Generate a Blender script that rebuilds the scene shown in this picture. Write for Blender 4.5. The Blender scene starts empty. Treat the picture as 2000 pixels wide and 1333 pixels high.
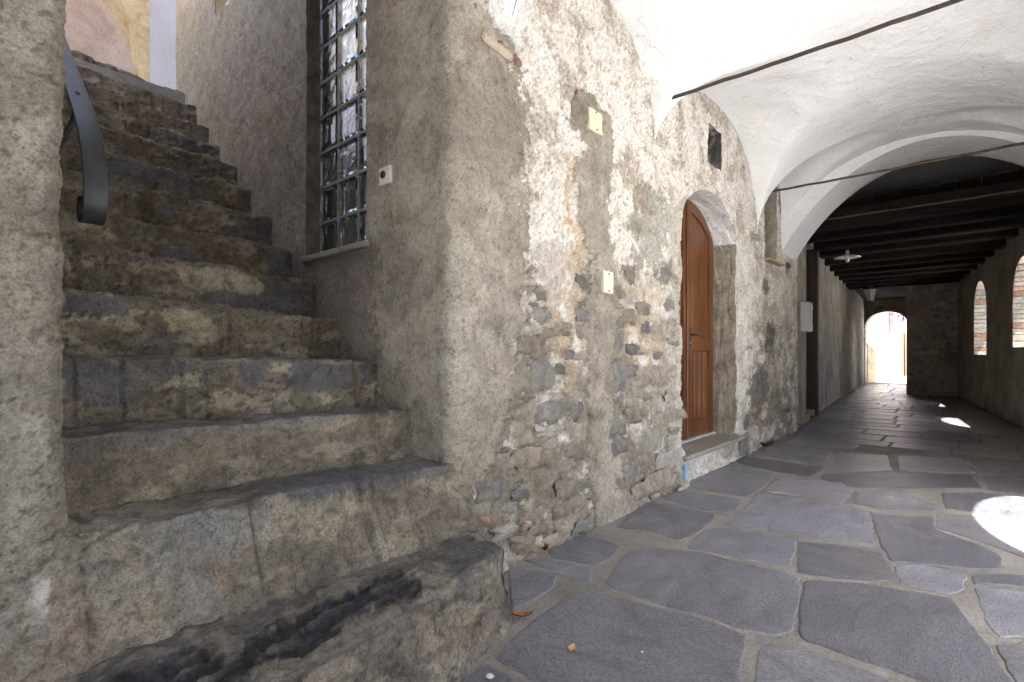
import bpy, math, random
import numpy as np
from mathutils import Vector, Matrix
rnd = random.Random(7)
scene = bpy.context.scene
col = scene.collection
R = math.radians

# ------------------------------------------------------------------ camera
TH = R(42.0); CF, SF = math.cos(TH), math.sin(TH)
FPX, HY, CH = 1000.0, 690.0, 1.0            # focal length in photo pixels, horizon row, camera height
cd = bpy.data.cameras.new('camera'); cam = bpy.data.objects.new('camera', cd); col.objects.link(cam)
cam.location = (0, 0, CH); cam.rotation_euler = (R(90), 0, TH - R(90))
cd.sensor_width = 36; cd.lens = 36 * FPX / 2000; cd.shift_y = (HY - 666.5) / 2000
cd.clip_start = 0.02; cd.clip_end = 500
scene.camera = cam
# ------------------------------------------------------------------ sky, sun, exposure
SUN = Vector((-0.09, -0.55, 1.0)).normalized()
w = bpy.data.worlds.new('World'); scene.world = w; w.use_nodes = True
nt = w.node_tree; bg = nt.nodes['Background']
sky = nt.nodes.new('ShaderNodeTexSky'); sky.sky_type = 'NISHITA'; sky.sun_disc = False
sky.sun_elevation = math.asin(SUN.z); sky.sun_rotation = math.atan2(SUN.x, SUN.y)
sky.air_density = 1.0; sky.dust_density = 3.5; sky.ozone_density = 1.0
nt.links.new(sky.outputs[0], bg.inputs[0]); bg.inputs[1].default_value = 0.12
ld = bpy.data.lights.new('sun', 'SUN'); lo = bpy.data.objects.new('sun', ld); col.objects.link(lo)
ld.energy = 4.5; ld.angle = R(0.5); ld.color = (1.0, 0.965, 0.91)
lo.rotation_euler = SUN.to_track_quat('Z', 'Y').to_euler(); lo.location = (0, -20, 30)
scene.view_settings.view_transform = 'Standard'; scene.view_settings.look = 'None'
scene.view_settings.exposure = 2.82; scene.view_settings.gamma = 1
cy = scene.cycles
cy.use_denoising = True; cy.max_bounces = 10; cy.diffuse_bounces = 7; cy.glossy_bounces = 4
cy.transmission_bounces = 8; cy.caustics_refractive = False; cy.caustics_reflective = False
cy.sample_clamp_indirect = 8

# ------------------------------------------------------------------ pixel <-> place
def proj(X, Y, Z):
    d = CF * X + SF * Y; r = SF * X - CF * Y
    d = np.where(np.abs(d) < 1e-3, 1e-3, d) if isinstance(d, np.ndarray) else d
    return 1000 + FPX * r / d, HY - FPX * (Z - CH) / d
def ray(px, py):
    q = (px - 1000) / FPX
    return (CF + q * SF, SF - q * CF, (HY - py) / FPX)
def on_z(px, py, z=0.0):
    a, b, c = ray(px, py); t = (z - CH) / c
    return (a * t, b * t, z)
def on_y(px, py, Y):
    a, b, c = ray(px, py); t = Y / b
    return (a * t, Y, CH + c * t)
def on_x(px, py, X):
    a, b, c = ray(px, py); t = X / a
    return (X, b * t, CH + c * t)

# ------------------------------------------------------------------ noise
def _h(ix, iy, s):
    n = (ix.astype(np.int64) * 374761393 + iy.astype(np.int64) * 668265263 + s * 974634777) & 0xffffffff
    n = ((n ^ (n >> 13)) * 1274126177) & 0xffffffff
    n = ((n ^ (n >> 16)) * 2246822519) & 0xffffffff
    return ((n ^ (n >> 15)) & 0xffff) / 65535.0
def pnoise(x, y, s=0):
    x0 = np.floor(x); y0 = np.floor(y); fx = x - x0; fy = y - y0
    u = fx * fx * fx * (fx * (fx * 6 - 15) + 10); v = fy * fy * fy * (fy * (fy * 6 - 15) + 10)
    def g(i, j):
        a = _h(x0 + i, y0 + j, s) * 2 * np.pi
        return np.cos(a) * (fx - i) + np.sin(a) * (fy - j)
    n0 = g(0, 0) * (1 - u) + g(1, 0) * u; n1 = g(0, 1) * (1 - u) + g(1, 1) * u
    return (n0 * (1 - v) + n1 * v) * 1.5
def fbm(x, y, s=0, o=4, gain=0.5):
    t = 0; a = 1.0
    for i in range(o):
        t = t + a * pnoise(x * 2 ** i, y * 2 ** i, s + i * 17); a *= gain
    return t
def sst(a, b, x):
    t = np.clip((x - a) / (b - a), 0, 1); return t * t * (3 - 2 * t)
def inpoly(px, py, poly):
    c = np.zeros(px.shape, bool); n = len(poly); j = n - 1
    for i in range(n):
        xi, yi = poly[i]; xj, yj = poly[j]
        if yi != yj:
            c ^= ((yi > py) != (yj > py)) & (px < (xj - xi) * (py - yi) / (yj - yi) + xi)
        j = i
    return c
def mixc(c, rgb, m):
    m = np.asarray(m, float)[..., None]
    return c * (1 - m) + np.array(rgb) * m

# ------------------------------------------------------------------ mesh helpers
def mesh_np(name, V, Fq, C=None, smooth=True):
    V = np.asarray(V, np.float32).reshape(-1, 3); Fq = np.asarray(Fq, np.int32)
    k = Fq.shape[1]; me = bpy.data.meshes.new(name)
    me.vertices.add(len(V)); me.vertices.foreach_set('co', V.ravel())
    me.loops.add(Fq.size); me.loops.foreach_set('vertex_index', Fq.ravel())
    me.polygons.add(len(Fq)); me.polygons.foreach_set('loop_start', np.arange(0, Fq.size, k, dtype=np.int32))
    me.polygons.foreach_set('use_smooth', np.full(len(Fq), smooth))
    if C is not None:
        at = me.color_attributes.new('Col', 'FLOAT_COLOR', 'POINT')
        C = np.asarray(C, np.float32).reshape(-1, 3)
        at.data.foreach_set('color', np.concatenate([C, np.ones((len(C), 1), np.float32)], 1).ravel())
    me.update(calc_edges=True); me.validate()
    return me
def gridfaces(nv, nu, off=0, flip=False):
    i = np.arange(nv * nu).reshape(nv, nu) + off
    a, b, c, d = i[:-1, :-1], i[:-1, 1:], i[1:, 1:], i[1:, :-1]
    f = np.stack([a, b, c, d] if not flip else [a, d, c, b], -1).reshape(-1, 4)
    return f
class MB:
    def __init__(s): s.v = []; s.f = []
    def add(s, vs, fs):
        o = len(s.v); s.v += [tuple(p) for p in vs]; s.f += [tuple(i + o for i in f) for f in fs]; return s
    def box(s, x0, x1, y0, y1, z0, z1, M=None):
        vs = [Vector(p) for p in ((x0,y0,z0),(x1,y0,z0),(x1,y1,z0),(x0,y1,z0),(x0,y0,z1),(x1,y0,z1),(x1,y1,z1),(x0,y1,z1))]
        if M: vs = [M @ p for p in vs]
        return s.add(vs, [(0,3,2,1),(4,5,6,7),(0,1,5,4),(1,2,6,5),(2,3,7,6),(3,0,4,7)])
    def bbox(s, x0, x1, y0, y1, z0, z1, b=0.005, M=None):      # chamfered box
        vs = []; xs = (x0, x1); ys = (y0, y1); zs = (z0, z1); idx = {}
        for i in (0, 1):
            for j in (0, 1):
                for k in (0, 1):
                    sx, sy, sz = 1 - 2 * i, 1 - 2 * j, 1 - 2 * k
                    for a in range(3):
                        p = [xs[i] + sx * b, ys[j] + sy * b, zs[k] + sz * b]
                        p[a] = (xs[i], ys[j], zs[k])[a]
                        idx[(i, j, k, a)] = len(vs); vs.append(Vector(p))
        fs = []
        for a in range(3):
            for e in (0, 1):
                o = [q for q in range(3) if q != a]; f = []
                for (p, q) in ((0,0),(1,0),(1,1),(0,1)):
                    t = [0,0,0]; t[a] = e; t[o[0]] = p; t[o[1]] = q
                    f.append(idx[(*t, a)])
                fs.append(f)
        for a in range(3):
            o = [q for q in range(3) if q != a]
            for p in (0, 1):
                for q in (0, 1):
                    t0 = [0,0,0]; t1 = [0,0,0]; t1[a] = 1
                    for t in (t0, t1): t[o[0]] = p; t[o[1]] = q
                    fs.append([idx[(*t0, o[0])], idx[(*t1, o[0])], idx[(*t1, o[1])], idx[(*t0, o[1])]])
        for i in (0, 1):
            for j in (0, 1):
                for k in (0, 1): fs.append([idx[(i, j, k, a)] for a in range(3)])
        if M: vs = [M @ p for p in vs]
        return s.add(vs, fs)
    def tube(s, pts, rad, n=10, caps=True):
        pts = [Vector(p) for p in pts]; o = len(s.v); m = len(pts)
        rads = rad if isinstance(rad, (list, tuple)) else [rad] * m
        up = None
        for i, p in enumerate(pts):
            t = (pts[min(i + 1, m - 1)] - pts[max(i - 1, 0)]).normalized()
            if up is None: up = t.orthogonal().normalized()
            up = (up - t * up.dot(t)).normalized(); bi = t.cross(up)
            for k in range(n):
                a = 2 * math.pi * k / n
                s.v.append(tuple(p + (up * math.cos(a) + bi * math.sin(a)) * rads[i]))
        for i in range(m - 1):
            for k in range(n):
                k2 = (k + 1) % n
                s.f.append((o + i*n + k, o + i*n + k2, o + (i+1)*n + k2, o + (i+1)*n + k))
        if caps:
            s.f.append(tuple(o + k for k in range(n))[::-1]); s.f.append(tuple(o + (m-1)*n + k for k in range(n)))
        return s
    def lathe(s, prof, c, n=24):
        o = len(s.v)
        for (r, z) in prof:
            for k in range(n):
                a = 2 * math.pi * k / n; s.v.append((c[0] + r*math.cos(a), c[1] + r*math.sin(a), c[2] + z))
        for i in range(len(prof) - 1):
            for k in range(n):
                k2 = (k + 1) % n; s.f.append((o + i*n + k, o + i*n + k2, o + (i+1)*n + k2, o + (i+1)*n + k))
        return s
    def build(s, name, mat, parent=None, smooth=False):
        me = bpy.data.meshes.new(name); me.from_pydata([tuple(p) for p in s.v], [], [tuple(f) for f in s.f])
        import bmesh
        bm = bmesh.new(); bm.from_mesh(me); bmesh.ops.recalc_face_normals(bm, faces=bm.faces); bm.to_mesh(me); bm.free()
        if smooth: me.polygons.foreach_set('use_smooth', [True] * len(me.polygons))
        return put(name, me, mat, parent)
def put(name, me, mat, parent=None):
    o = bpy.data.objects.new(name, me); col.objects.link(o)
    if mat is not None and not me.materials: me.materials.append(mat)
    if parent is not None:
        o.parent = parent
        o.matrix_parent_inverse = Matrix.Translation(-Vector(parent.location)) if parent.rotation_euler[2] == 0 else parent.matrix_basis.inverted()
    return o
def tag(o, label, cat, group=None):
    o['label'] = label; o['category'] = cat
    if group: o['group'] = group
    return o
def thing(name, loc, label, cat, group=None):
    o = bpy.data.objects.new(name, None); col.objects.link(o); o.location = loc; o.empty_display_size = 0.1
    return tag(o, label, cat, group)
def structure(o): o['kind'] = 'structure'; return o

# ------------------------------------------------------------------ materials
def newmat(name):
    m = bpy.data.materials.new(name); m.use_nodes = True
    return m, m.node_tree, m.node_tree.nodes['Principled BSDF']
def nz(nt, scale, detail=4, rough=0.6, vec=None, dist=0.0):
    n = nt.nodes.new('ShaderNodeTexNoise'); n.inputs['Scale'].default_value = scale
    n.inputs['Detail'].default_value = detail; n.inputs['Roughness'].default_value = rough
    n.inputs['Distortion'].default_value = dist
    if vec is not None: nt.links.new(vec, n.inputs['Vector'])
    return n.outputs['Fac']
def ramp(nt, fac, stops):
    r = nt.nodes.new('ShaderNodeValToRGB'); e = r.color_ramp.elements
    while len(e) < len(stops): e.new(0.5)
    for i, (p, c) in enumerate(stops):
        e[i].position = p; e[i].color = (*c, 1) if len(c) == 3 else c
    nt.links.new(fac, r.inputs[0]); return r.outputs[0]
def mixn(nt, fac, a, b, mode='MIX'):
    m = nt.nodes.new('ShaderNodeMix'); m.data_type = 'RGBA'; m.blend_type = mode
    for s, v in ((0, fac), (6, a), (7, b)):
        if isinstance(v, (int, float)): m.inputs[s].default_value = v
        elif isinstance(v, tuple): m.inputs[s].default_value = (*v, 1)
        else: nt.links.new(v, m.inputs[s])
    return m.outputs[2]
def bumpn(nt, hgt, dist, strength=1.0, nrm=None):
    b = nt.nodes.new('ShaderNodeBump'); b.inputs['Distance'].default_value = dist; b.inputs['Strength'].default_value = strength
    nt.links.new(hgt, b.inputs['Height'])
    if nrm is not None: nt.links.new(nrm, b.inputs['Normal'])
    return b.outputs[0]
def geo(nt):
    return nt.nodes.new('ShaderNodeNewGeometry').outputs['Position']
def mapv(nt, vec, scale):
    m = nt.nodes.new('ShaderNodeMapping'); m.inputs['Scale'].default_value = scale
    nt.links.new(vec, m.inputs['Vector']); return m.outputs[0]
def g3(v): return (v, v, v)

def mat_vc(name, rough=0.92, amp=0.3, s1=160, s2=45, bd=0.004, gloss=False, cracks=0.5):
    m, t, p = newmat(name)
    a = t.nodes.new('ShaderNodeAttribute'); a.attribute_name = 'Col'
    v = geo(t)
    f = nz(t, s1, 6, 0.75, v); f2 = nz(t, s2, 6, 0.7, v, 0.4); f3 = nz(t, 7, 7, 0.65, v, 0.8)
    c = mixn(t, 1.0, a.outputs['Color'], ramp(t, f, [(0.30, g3(1 - amp * 1.3)), (0.5, g3(1.0)), (0.72, g3(1 + amp * 0.7))]), 'MULTIPLY')
    c = mixn(t, 1.0, c, ramp(t, f2, [(0.30, g3(1 - amp)), (0.52, g3(1.0)), (0.75, g3(1 + amp * .35))]), 'MULTIPLY')
    c = mixn(t, 1.0, c, ramp(t, f3, [(0.30, (0.72, 0.68, 0.62)), (0.5, g3(1.0)), (0.72, (1.14, 1.13, 1.12))]), 'MULTIPLY')
    # small pits, uneven in size and number
    vo = t.nodes.new('ShaderNodeTexVoronoi'); vo.inputs['Scale'].default_value = 48; vo.inputs['Randomness'].default_value = 1
    wv = t.nodes.new('ShaderNodeVectorMath'); wv.operation = 'ADD'; t.links.new(v, wv.inputs[0])
    nc = t.nodes.new('ShaderNodeTexNoise'); nc.inputs['Scale'].default_value = 60; t.links.new(v, nc.inputs['Vector'])
    sc2 = t.nodes.new('ShaderNodeVectorMath'); sc2.operation = 'SCALE'; sc2.inputs['Scale'].default_value = 0.02
    t.links.new(nc.outputs['Color'], sc2.inputs[0]); t.links.new(sc2.outputs[0], wv.inputs[1]); t.links.new(wv.outputs[0], vo.inputs['Vector'])
    pit = ramp(t, vo.outputs['Distance'], [(0.05, g3(0.38)), (0.20, g3(1.0))])
    pm = ramp(t, nz(t, 5, 5, 0.6, v), [(0.42, g3(0.0)), (0.62, g3(1.0))])
    c = mixn(t, pm, c, mixn(t, 1.0, c, pit, 'MULTIPLY'))
    # hairline cracks
    ve = t.nodes.new('ShaderNodeTexVoronoi'); ve.feature = 'DISTANCE_TO_EDGE'; ve.inputs['Scale'].default_value = 3.2
    wv2 = t.nodes.new('ShaderNodeVectorMath'); wv2.operation = 'ADD'; t.links.new(v, wv2.inputs[0])
    nc2 = t.nodes.new('ShaderNodeTexNoise'); nc2.inputs['Scale'].default_value = 6; nc2.inputs['Detail'].default_value = 6; t.links.new(v, nc2.inputs['Vector'])
    sc3 = t.nodes.new('ShaderNodeVectorMath'); sc3.operation = 'SCALE'; sc3.inputs['Scale'].default_value = 0.25
    t.links.new(nc2.outputs['Color'], sc3.inputs[0]); t.links.new(sc3.outputs[0], wv2.inputs[1]); t.links.new(wv2.outputs[0], ve.inputs['Vector'])
    ck = ramp(t, ve.outputs['Distance'], [(0.004, g3(0.45)), (0.013, g3(1.0))])
    cm = ramp(t, nz(t, 2.3, 4, 0.6, v), [(0.50, g3(0.0)), (0.62, g3(cracks))])
    c = mixn(t, cm, c, mixn(t, 1.0, c, ck, 'MULTIPLY'))
    t.links.new(c, p.inputs['Base Color'])
    if gloss:
        rr = ramp(t, a.outputs['Color'], [(0.04, g3(0.38)), (0.12, g3(rough))]); t.links.new(rr, p.inputs['Roughness'])
        p.inputs['Specular IOR Level'].default_value = 0.4
    else:
        p.inputs['Roughness'].default_value = rough; p.inputs['Specular IOR Level'].default_value = 0.2
    b = bumpn(t, f3, bd * 4); b = bumpn(t, f2, bd * 1.8, 1.0, b); b = bumpn(t, f, bd * 1.1, 1.0, b); b = bumpn(t, pit, bd * 0.8, 0.7, b)
    t.links.new(b, p.inputs['Normal'])
    return m
def mat_noise(name, stops, scale=4, rough=0.9, bscale=60, bd=0.004, spec=0.25, detail=6, fine=0.25, vec_scale=None, rnd_amt=0.0, dist=0.6):
    m, t, p = newmat(name)
    v = geo(t)
    if rnd_amt:
        oi = t.nodes.new('ShaderNodeObjectInfo')
        ad = t.nodes.new('ShaderNodeVectorMath'); ad.operation = 'ADD'; t.links.new(v, ad.inputs[0])
        ml = t.nodes.new('ShaderNodeMath'); ml.operation = 'MULTIPLY'; ml.inputs[1].default_value = 37.0
        t.links.new(oi.outputs['Random'], ml.inputs[0]); t.links.new(ml.outputs[0], ad.inputs[1]); v = ad.outputs[0]
    vv = mapv(t, v, vec_scale) if vec_scale else v
    f = nz(t, scale, detail, 0.62, vv, dist); fb = nz(t, bscale, 5, 0.65, vv)
    c = ramp(t, f, stops)
    c = mixn(t, 1.0, c, ramp(t, fb, [(0.3, g3(1 - fine)), (0.6, g3(1.0)), (0.85, g3(1 + fine * 0.4))]), 'MULTIPLY')
    if rnd_amt:
        c = mixn(t, 1.0, c, ramp(t, oi.outputs['Random'], [(0.0, g3(1 - rnd_amt)), (1.0, g3(1 + rnd_amt))]), 'MULTIPLY')
    t.links.new(c, p.inputs['Base Color']); p.inputs['Roughness'].default_value = rough
    p.inputs['Specular IOR Level'].default_value = spec
    b = bumpn(t, f, bd * 3); b = bumpn(t, fb, bd, 1.0, b); t.links.new(b, p.inputs['Normal'])
    return m
def mat_flat(name, c, rough=0.5, metal=0.0, spec=0.5):
    return mat_noise(name, [(0.3, tuple(x * 0.86 for x in c)), (0.7, tuple(min(1, x * 1.08) for x in c))], 9, rough, 90, 0.0004, spec, 4, 0.08) if not metal else _metal(name, c, rough)
def _metal(name, c, rough):
    m = mat_noise(name, [(0.3, tuple(x * 0.6 for x in c)), (0.7, c)], 14, rough, 120, 0.0015, 0.5, 5, 0.3)
    m.node_tree.nodes['Principled BSDF'].inputs['Metallic'].default_value = 0.6
    return m

M_wall = mat_vc('wall_plaster', amp=.33, s1=115, s2=38, bd=.0045)
M_step = mat_vc('step_stone', rough=0.8, amp=0.46, s1=130, s2=36, bd=0.005, gloss=True, cracks=.7)
M_pillar = mat_vc('pillar_plaster', amp=0.38, s1=150, s2=60, bd=0.006)
def mat_vault():
    m, t, p = newmat('vault_whitewash'); v = geo(t)
    big = nz(t, 1.3, 9, 0.62, v, 0.8); mid = nz(t, 5, 9, 0.66, v, 1.2); fin = nz(t, 55, 5, 0.7, v); med = nz(t, 16, 6, .65, v)
    c = ramp(t, big, [(0.26, (0.70, 0.67, 0.61)), (0.40, (0.83, 0.825, 0.81)), (0.6, (0.88, 0.88, 0.875)), (0.8, (0.90, 0.90, 0.895))])
    c = mixn(t, ramp(t, mid, [(0.64, g3(0.0)), (0.70, g3(0.55))]), c, (0.70, 0.69, 0.66))
    c = mixn(t, ramp(t, mid, [(0.27, g3(0.7)), (0.33, g3(0.0))]), c, (0.60, 0.52, 0.40))
    c = mixn(t, ramp(t, nz(t, 24, 4, .6, v, .5), [(0.25, g3(0.6)), (0.29, g3(0.0))]), c, (0.40, 0.36, 0.31))
    c = mixn(t, 1.0, c, ramp(t, fin, [(0.3, g3(0.93)), (0.6, g3(1.0))]), 'MULTIPLY')
    ve = t.nodes.new('ShaderNodeTexVoronoi'); ve.feature = 'DISTANCE_TO_EDGE'; ve.inputs['Scale'].default_value = 1.3
    wv2 = t.nodes.new('ShaderNodeVectorMath'); wv2.operation = 'ADD'; t.links.new(v, wv2.inputs[0])
    nc2 = t.nodes.new('ShaderNodeTexNoise'); nc2.inputs['Scale'].default_value = 4; nc2.inputs['Detail'].default_value = 7; t.links.new(v, nc2.inputs['Vector'])
    sc3 = t.nodes.new('ShaderNodeVectorMath'); sc3.operation = 'SCALE'; sc3.inputs['Scale'].default_value = 0.5
    t.links.new(nc2.outputs['Color'], sc3.inputs[0]); t.links.new(sc3.outputs[0], wv2.inputs[1]); t.links.new(wv2.outputs[0], ve.inputs['Vector'])
    ck = ramp(t, ve.outputs['Distance'], [(0.0015, g3(0.5)), (0.006, g3(1.0))]); cm = ramp(t, nz(t, 1.1, 4, 0.6, v), [(0.50, g3(0.0)), (0.62, g3(0.6))])
    c = mixn(t, cm, c, mixn(t, 1.0, c, ck, 'MULTIPLY'))
    t.links.new(c, p.inputs['Base Color']); p.inputs['Roughness'].default_value = .92; p.inputs['Specular IOR Level'].default_value = .2
    b = bumpn(t, big, .05); b = bumpn(t, med, .012, 1.0, b); b = bumpn(t, mid, .015, 1, b); b = bumpn(t, fin, .003, 1, b); t.links.new(b, p.inputs['Normal']); return m
M_vault = mat_vault()
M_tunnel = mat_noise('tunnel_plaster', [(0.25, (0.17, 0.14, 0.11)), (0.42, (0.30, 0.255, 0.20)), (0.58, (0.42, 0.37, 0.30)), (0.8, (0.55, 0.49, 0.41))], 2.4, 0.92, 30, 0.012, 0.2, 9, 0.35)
M_rubble = mat_noise('rubble_stone', [(0.3, (0.105, 0.097, 0.09)), (0.5, (0.175, 0.162, 0.145)), (0.75, (0.29, 0.265, 0.23))], 14, 0.88, 90, 0.004, 0.3, 7, 0.35, rnd_amt=0.3)
M_rubble_b = mat_noise('rubble_brown', [(0.3, (0.15, 0.122, 0.095)), (0.5, (0.25, 0.21, 0.165)), (0.75, (0.38, 0.335, 0.275))], 14, 0.9, 90, 0.004, 0.3, 7, 0.35, rnd_amt=0.25)
M_rubble_p = mat_noise('rubble_pale', [(0.3, (0.21, 0.19, 0.16)), (0.5, (0.31, 0.285, 0.245)), (0.75, (0.43, 0.40, 0.35))], 12, 0.9, 90, 0.004, 0.3, 7, 0.3, rnd_amt=0.15)
M_brick = mat_noise('old_brick', [(0.3, (0.20, 0.115, 0.08)), (0.5, (0.31, 0.20, 0.145)), (0.75, (0.40, 0.32, 0.25))], 9, 0.9, 80, 0.004, 0.25, 6, 0.3, rnd_amt=0.35)
M_tile = mat_noise('worn_tile', [(0.3, (0.34, 0.24, 0.17)), (0.5, (0.46, 0.37, 0.28)), (0.75, (0.54, 0.47, 0.39))], 14, 0.9, 90, 0.004, 0.25, 6, 0.3)
M_slab = mat_noise('slate_flag', [(0.25, (0.115, 0.114, 0.128)), (0.45, (0.174, 0.173, 0.198)), (0.62, (0.220, 0.220, 0.247)), (0.8, (0.336, 0.331, 0.353))], 4, 0.40, 75, 0.0028, 0.6, 10, 0.7, vec_scale=(1.0, 2.2, 1.0), rnd_amt=0.36)
M_slab2 = mat_noise('slate_flag_b', [(0.25, (0.129, 0.125, 0.134)), (0.45, (0.196, 0.192, 0.209)), (0.62, (0.245, 0.239, 0.256)), (0.8, (0.364, 0.353, 0.366))], 4, 0.43, 80, 0.003, 0.6, 10, 0.7, vec_scale=(2.2, 1.0, 1.0), rnd_amt=0.32)
M_mortar = mat_noise('joint_mortar', [(0.25, (0.15, 0.138, 0.122)), (0.5, (0.225, 0.208, 0.186)), (0.75, (0.31, 0.29, 0.265))], 3.2, 0.9, 70, 0.005, 0.25, 9, 0.35)
M_ground = mat_noise('terrace_paving', [(0.3, (0.60, 0.605, 0.61)), (0.7, (0.68, 0.685, 0.69))], 1.5, 0.9, 30, 0.003)
M_white = mat_noise('white_render', [(0.3, (0.72, 0.70, 0.67)), (0.7, (0.82, 0.81, 0.79))], 1.5, 0.9, 30, 0.003, fine=0.08)
M_skytint = mat_noise('skytinted_white_render', [(0.3, (0.46, 0.45, 0.50)), (0.7, (0.54, 0.53, 0.59))], 2, 0.9, 30, 0.003, fine=0.08)  # lilac cast of sky light on a white wall, put into the colour
M_pink = mat_noise('pinkish_stone', [(0.25, (0.30, 0.22, 0.17)), (0.5, (0.50, 0.40, 0.35)), (0.8, (0.62, 0.52, 0.47))], 3, 0.9, 50, 0.006, fine=0.25)
M_ochre = mat_noise('ochre_plaster', [(0.25, (0.22, 0.15, 0.08)), (0.45, (0.45, 0.33, 0.19)), (0.7, (0.6, 0.48, 0.32))], 4, 0.9, 50, 0.006, fine=0.25)
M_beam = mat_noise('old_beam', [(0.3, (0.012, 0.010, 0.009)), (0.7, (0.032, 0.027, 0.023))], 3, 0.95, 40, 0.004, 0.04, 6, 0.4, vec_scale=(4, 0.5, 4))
M_iron = mat_noise('black_iron', [(0.28, (0.075, 0.05, 0.038)), (0.36, (0.03, 0.03, 0.032)), (0.7, (0.05, 0.05, 0.054))], 8, 0.5, 120, 0.0006, 0.35, 5, 0.2)
M_rust = mat_noise('rusty_iron', [(0.3, (0.05, 0.035, 0.028)), (0.6, (0.11, 0.07, 0.05)), (0.8, (0.16, 0.11, 0.085))], 12, 0.75, 120, 0.002, 0.4, 5, 0.3)
M_rod = mat_noise('dark_tie_iron', [(0.3, (0.03, 0.024, 0.022)), (0.7, (0.075, 0.055, 0.048))], 12, 0.65, 120, 0.002, 0.4, 5, 0.3)
M_steel = _metal('brushed_steel', (0.55, 0.53, 0.5), 0.35)
M_ivory = mat_flat('ivory_plastic', (0.66, 0.62, 0.50), 0.4)
M_cream = mat_flat('cream_plastic', (0.66, 0.60, 0.40), 0.5)
M_wplast = mat_flat('white_plastic', (0.62, 0.61, 0.55), 0.35)
M_red = mat_flat('dark_red_button', (0.09, 0.015, 0.015), 0.3)
M_greybox = mat_flat('grey_enamel', (0.45, 0.46, 0.46), 0.4)
M_enamel = mat_flat('white_enamel', (0.7, 0.7, 0.7), 0.3)
M_blue = mat_flat('blue_paint', (0.18, 0.36, 0.54), 0.8)
M_cement = mat_noise('grey_cement', [(0.25, (0.20, 0.18, 0.14)), (0.5, (0.29, 0.265, 0.215)), (0.75, (0.37, 0.345, 0.29))], 3.5, 0.92, 60, 0.005, 0.2, 8, 0.3)
M_redshut = mat_flat('red_shutter', (0.42, 0.06, 0.10), 0.6)
M_orange = mat_flat('orange_door', (0.42, 0.15, 0.07), 0.6)
M_leafdry = mat_noise('dry_leaf', [(0.3, (0.14, 0.05, 0.02)), (0.7, (0.34, 0.15, 0.05))], 30, 0.7, 200, 0.0005, 0.3, 4, 0.3, rnd_amt=0.35)
M_leafyel = mat_noise('yellow_leaf', [(0.3, (0.42, 0.27, 0.08)), (0.7, (0.6, 0.42, 0.16))], 30, 0.7, 200, 0.0005, 0.3, 4, 0.3)
M_chalk = mat_flat('chalky_pebble', (0.6, 0.58, 0.55), 0.8)
M_bloom = mat_flat('purple_blossom', (0.42, 0.09, 0.45), 0.7)
M_green = mat_flat('green_foliage', (0.06, 0.11, 0.03), 0.7)
def mat_wood(name, c0, c1, axis=(14, 14, 0.9), rough=0.38):
    m, t, p = newmat(name); v = mapv(t, geo(t), axis)
    f = nz(t, 2.2, 8, 0.6, v, 1.2); f2 = nz(t, 14, 5, 0.7, v)
    c = ramp(t, f, [(0.3, c0), (0.7, c1)])
    c = mixn(t, 1.0, c, ramp(t, nz(t, 3.0, 6, .6, geo(t)), [(0.3, g3(.62)), (0.6, g3(1.05)), (.8, g3(1.25))]), 'MULTIPLY')
    c = mixn(t, 1.0, c, ramp(t, f2, [(0.3, g3(0.72)), (0.65, g3(1.05))]), 'MULTIPLY')
    t.links.new(c, p.inputs['Base Color']); p.inputs['Roughness'].default_value = rough
    t.links.new(bumpn(t, f2, 0.0008), p.inputs['Normal']); return m
M_door = mat_wood('varnished_door', (0.085, 0.028, 0.009), (0.22, 0.08, 0.024), axis=(16, 16, 0.6))
M_door2 = mat_wood('dark_brown_door', (0.035, 0.022, 0.014), (0.075, 0.05, 0.033), rough=0.6)
def mat_glass(name):
    m, t, p = newmat(name); v = geo(t)
    p.inputs['Base Color'].default_value = (0.90, 0.93, 0.94, 1); p.inputs['Transmission Weight'].default_value = 1.0
    p.inputs['Roughness'].default_value = 0.13; p.inputs['IOR'].default_value = 1.40
    f = nz(t, 8, 1, 0.4, v, 1.8); t.links.new(bumpn(t, f, 0.008, 1.0), p.inputs['Normal'])
    return m
M_glass = mat_glass('rippled_glass')
M_gjoint = mat_flat('grey_joint', (0.27, 0.275, 0.27), 0.7)
M_lglass = mat_flat('milky_lantern_glass', (0.55, 0.56, 0.58), 0.3)

# ================================================================== LARGE STRUCTURE
WY = 1.65            # plane of the long passage wall
SX = 1.443           # plane of the stairwell's right wall
# ------------------------------------------------------------------ generic swept wall
class Path:
    def __init__(s, pts, r=0.04, step=0.01):
        P = [Vector(p).to_2d() for p in [(x, y, 0) for x, y in pts]]; out = [P[0]]
        for i in range(1, len(P) - 1):
            a = (P[i-1] - P[i]).normalized(); b = (P[i+1] - P[i]).normalized()
            p0 = P[i] + a * r; p2 = P[i] + b * r
            for k in range(7):
                t = k / 6; out.append(p0*(1-t)**2 + P[i]*2*t*(1-t) + p2*t*t)
        out.append(P[-1]); s.p = np.array([(q.x, q.y) for q in out])
        seg = np.linalg.norm(np.diff(s.p, axis=0), axis=1); s.c = np.concatenate([[0], np.cumsum(seg)]); s.L = s.c[-1]
        tn = np.gradient(s.p, s.c, axis=0); tn /= np.linalg.norm(tn, axis=1)[:, None]; s.t = tn
    def at(s, u):
        x = np.interp(u, s.c, s.p[:, 0]); y = np.interp(u, s.c, s.p[:, 1])
        tx = np.interp(u, s.c, s.t[:, 0]); ty = np.interp(u, s.c, s.t[:, 1]); l = np.hypot(tx, ty) + 1e-9
        return x, y, ty / l, -tx / l               # normal on the right-hand side of travel
    def s_of(s, x, y):
        u = np.linspace(0, s.L, 6000); X, Y, _, _ = s.at(u); return u[np.argmin((X-x)**2 + (Y-y)**2)]
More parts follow.
